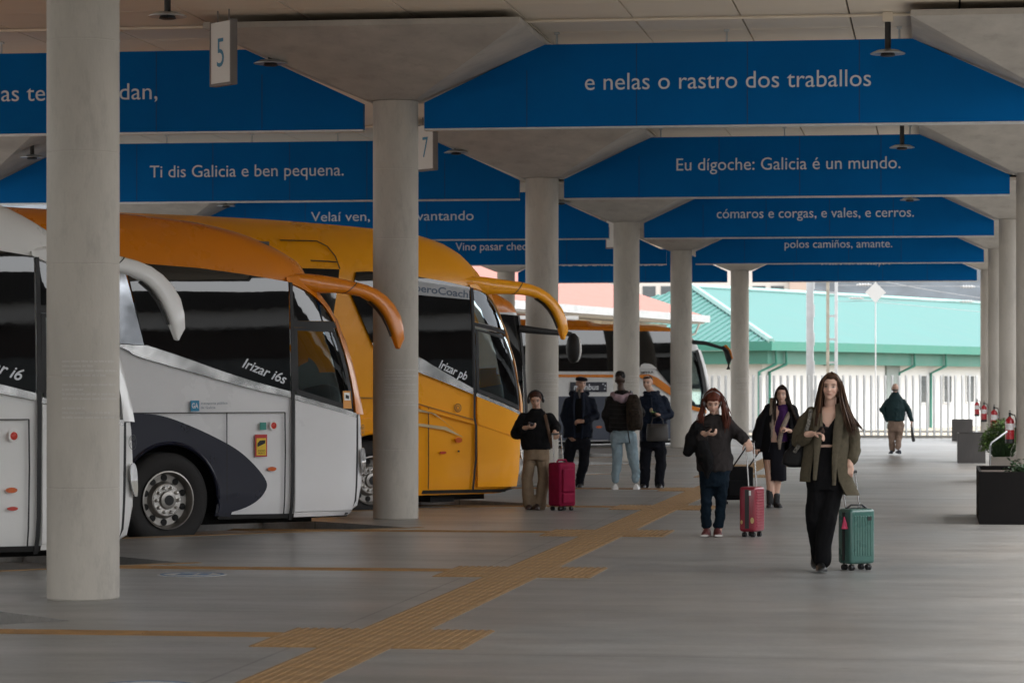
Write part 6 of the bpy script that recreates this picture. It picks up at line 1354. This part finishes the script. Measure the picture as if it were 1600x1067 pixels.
scr = MB().b(-.032, .032, .0042, .0052, -.068, .068).obj("screen", None, o); ms_ = bpy.data.materials.new("screen_green"); ms_.use_nodes = True; pb = ms_.node_tree.nodes["Principled BSDF"]; pb.inputs["Base Color"].default_value = (.1, .5, .1, 1); pb.inputs["Emission Color"].default_value = (.2, .9, .2, 1); pb.inputs["Emission Strength"].default_value = .25; scr.data.materials.append(ms_)
hb = empty("holdall", F.pos, F.ang, "dark grey leather holdall hanging from the man's forearm", "bag")
mb = MB(); loft(mb, [(*P(1027, 689, -.24), .165, .06), (*P(1027, 684, -.24), .172, .066), (*P(1027, 668, -.24), .165, .055), (*P(1027, 662, -.24), .155, .025)]); link_mesh("bag", fresh_blob(mb, .009, 2, "bag"), mat("leather_grey", (.040, .036, .033), .5, bump=.2), hb, 180)
for dp in (-.27, -.21): MB().tube([P(1017, 664, dp), P(1020, 653, dp), P(1030, 650, dp), P(1035, 655, dp), P(1037, 664, dp)], .009, 6).obj("handle", _mats["leather_grey"], hb, smooth=60)
# ============ far man walking away
F, P, C, M = man((1401, 711), "bald man in green padded jacket and tan trousers walking away", [(1399, 607, -.0), (175, 0, 0), ((1399, 613, 0), (1399, 619, .0))], 11, cloth("tan_chino", (.27, .19, .145)), cloth("teal_padded", (.020, .042, .045), .6),
    [((1400, 658), .20, .15), ((1400, 650), .205, .155), ((1399, 635), .215, .15), ((1399, 624), .19, .125), ((1399, 618), .12, .09), ((1399, 612), .075, .08)],
    [[((1387, 627), .066), ((1379, 640, .02), .068), ((1387, 656, .04), .055)], [((1411, 627), .066), ((1419, 640, .0), .066), ((1424, 656, -.04), .055)]],
    [((1389, 657, .04), (.5, 0, -.8), (0, .5, 0), .8, 1.0, 1), ((1424, 659, -.05), (.1, .1, -1), (-.5, 0, 0), .9, 1.0, 1)],
    [[((1393, 664), .10), ((1393, 682, 0), .08), ((1394, 702, .0), .066)], [((1406, 664), .10), ((1405, 682, 0), .08), ((1403, 698, -.15), .064)]], mat("trainer_dark", (.03, .035, .05), .5),
    [((1393, 709, -.06), (1391, 709, .20)), ((1406, 709, -.16), (1401, 707, .04))], (.48, .30, .23), (.2, .15, .1))
cap = MB(); cap.ball(C + Vector((0, -.02, -.03)), (.080, .075, .034)); garment("hair", cap, hairm("hair_grey_fringe", (.14, .11, .09)), F.e, .011, 1, .003)
ub = empty("folded_umbrella", F.pos, F.ang, "black folded umbrella in the walking man's right hand", "umbrella")
MB().tube([P(1424, 663, -.05), P(1425, 676, -.05), P(1427, 687, -.05), P(1427.5, 690, -.05)], [(.022, .022), (.034, .034), (.040, .040), (.03, .03)], 10).obj("canopy", M_black, ub, smooth=50)
MB().tube([P(1423.5, 657, -.05), P(1424, 664, -.05)], .018, 8).obj("grip", mat("grip_white", (.5, .45, .42), .5), ub, smooth=50)
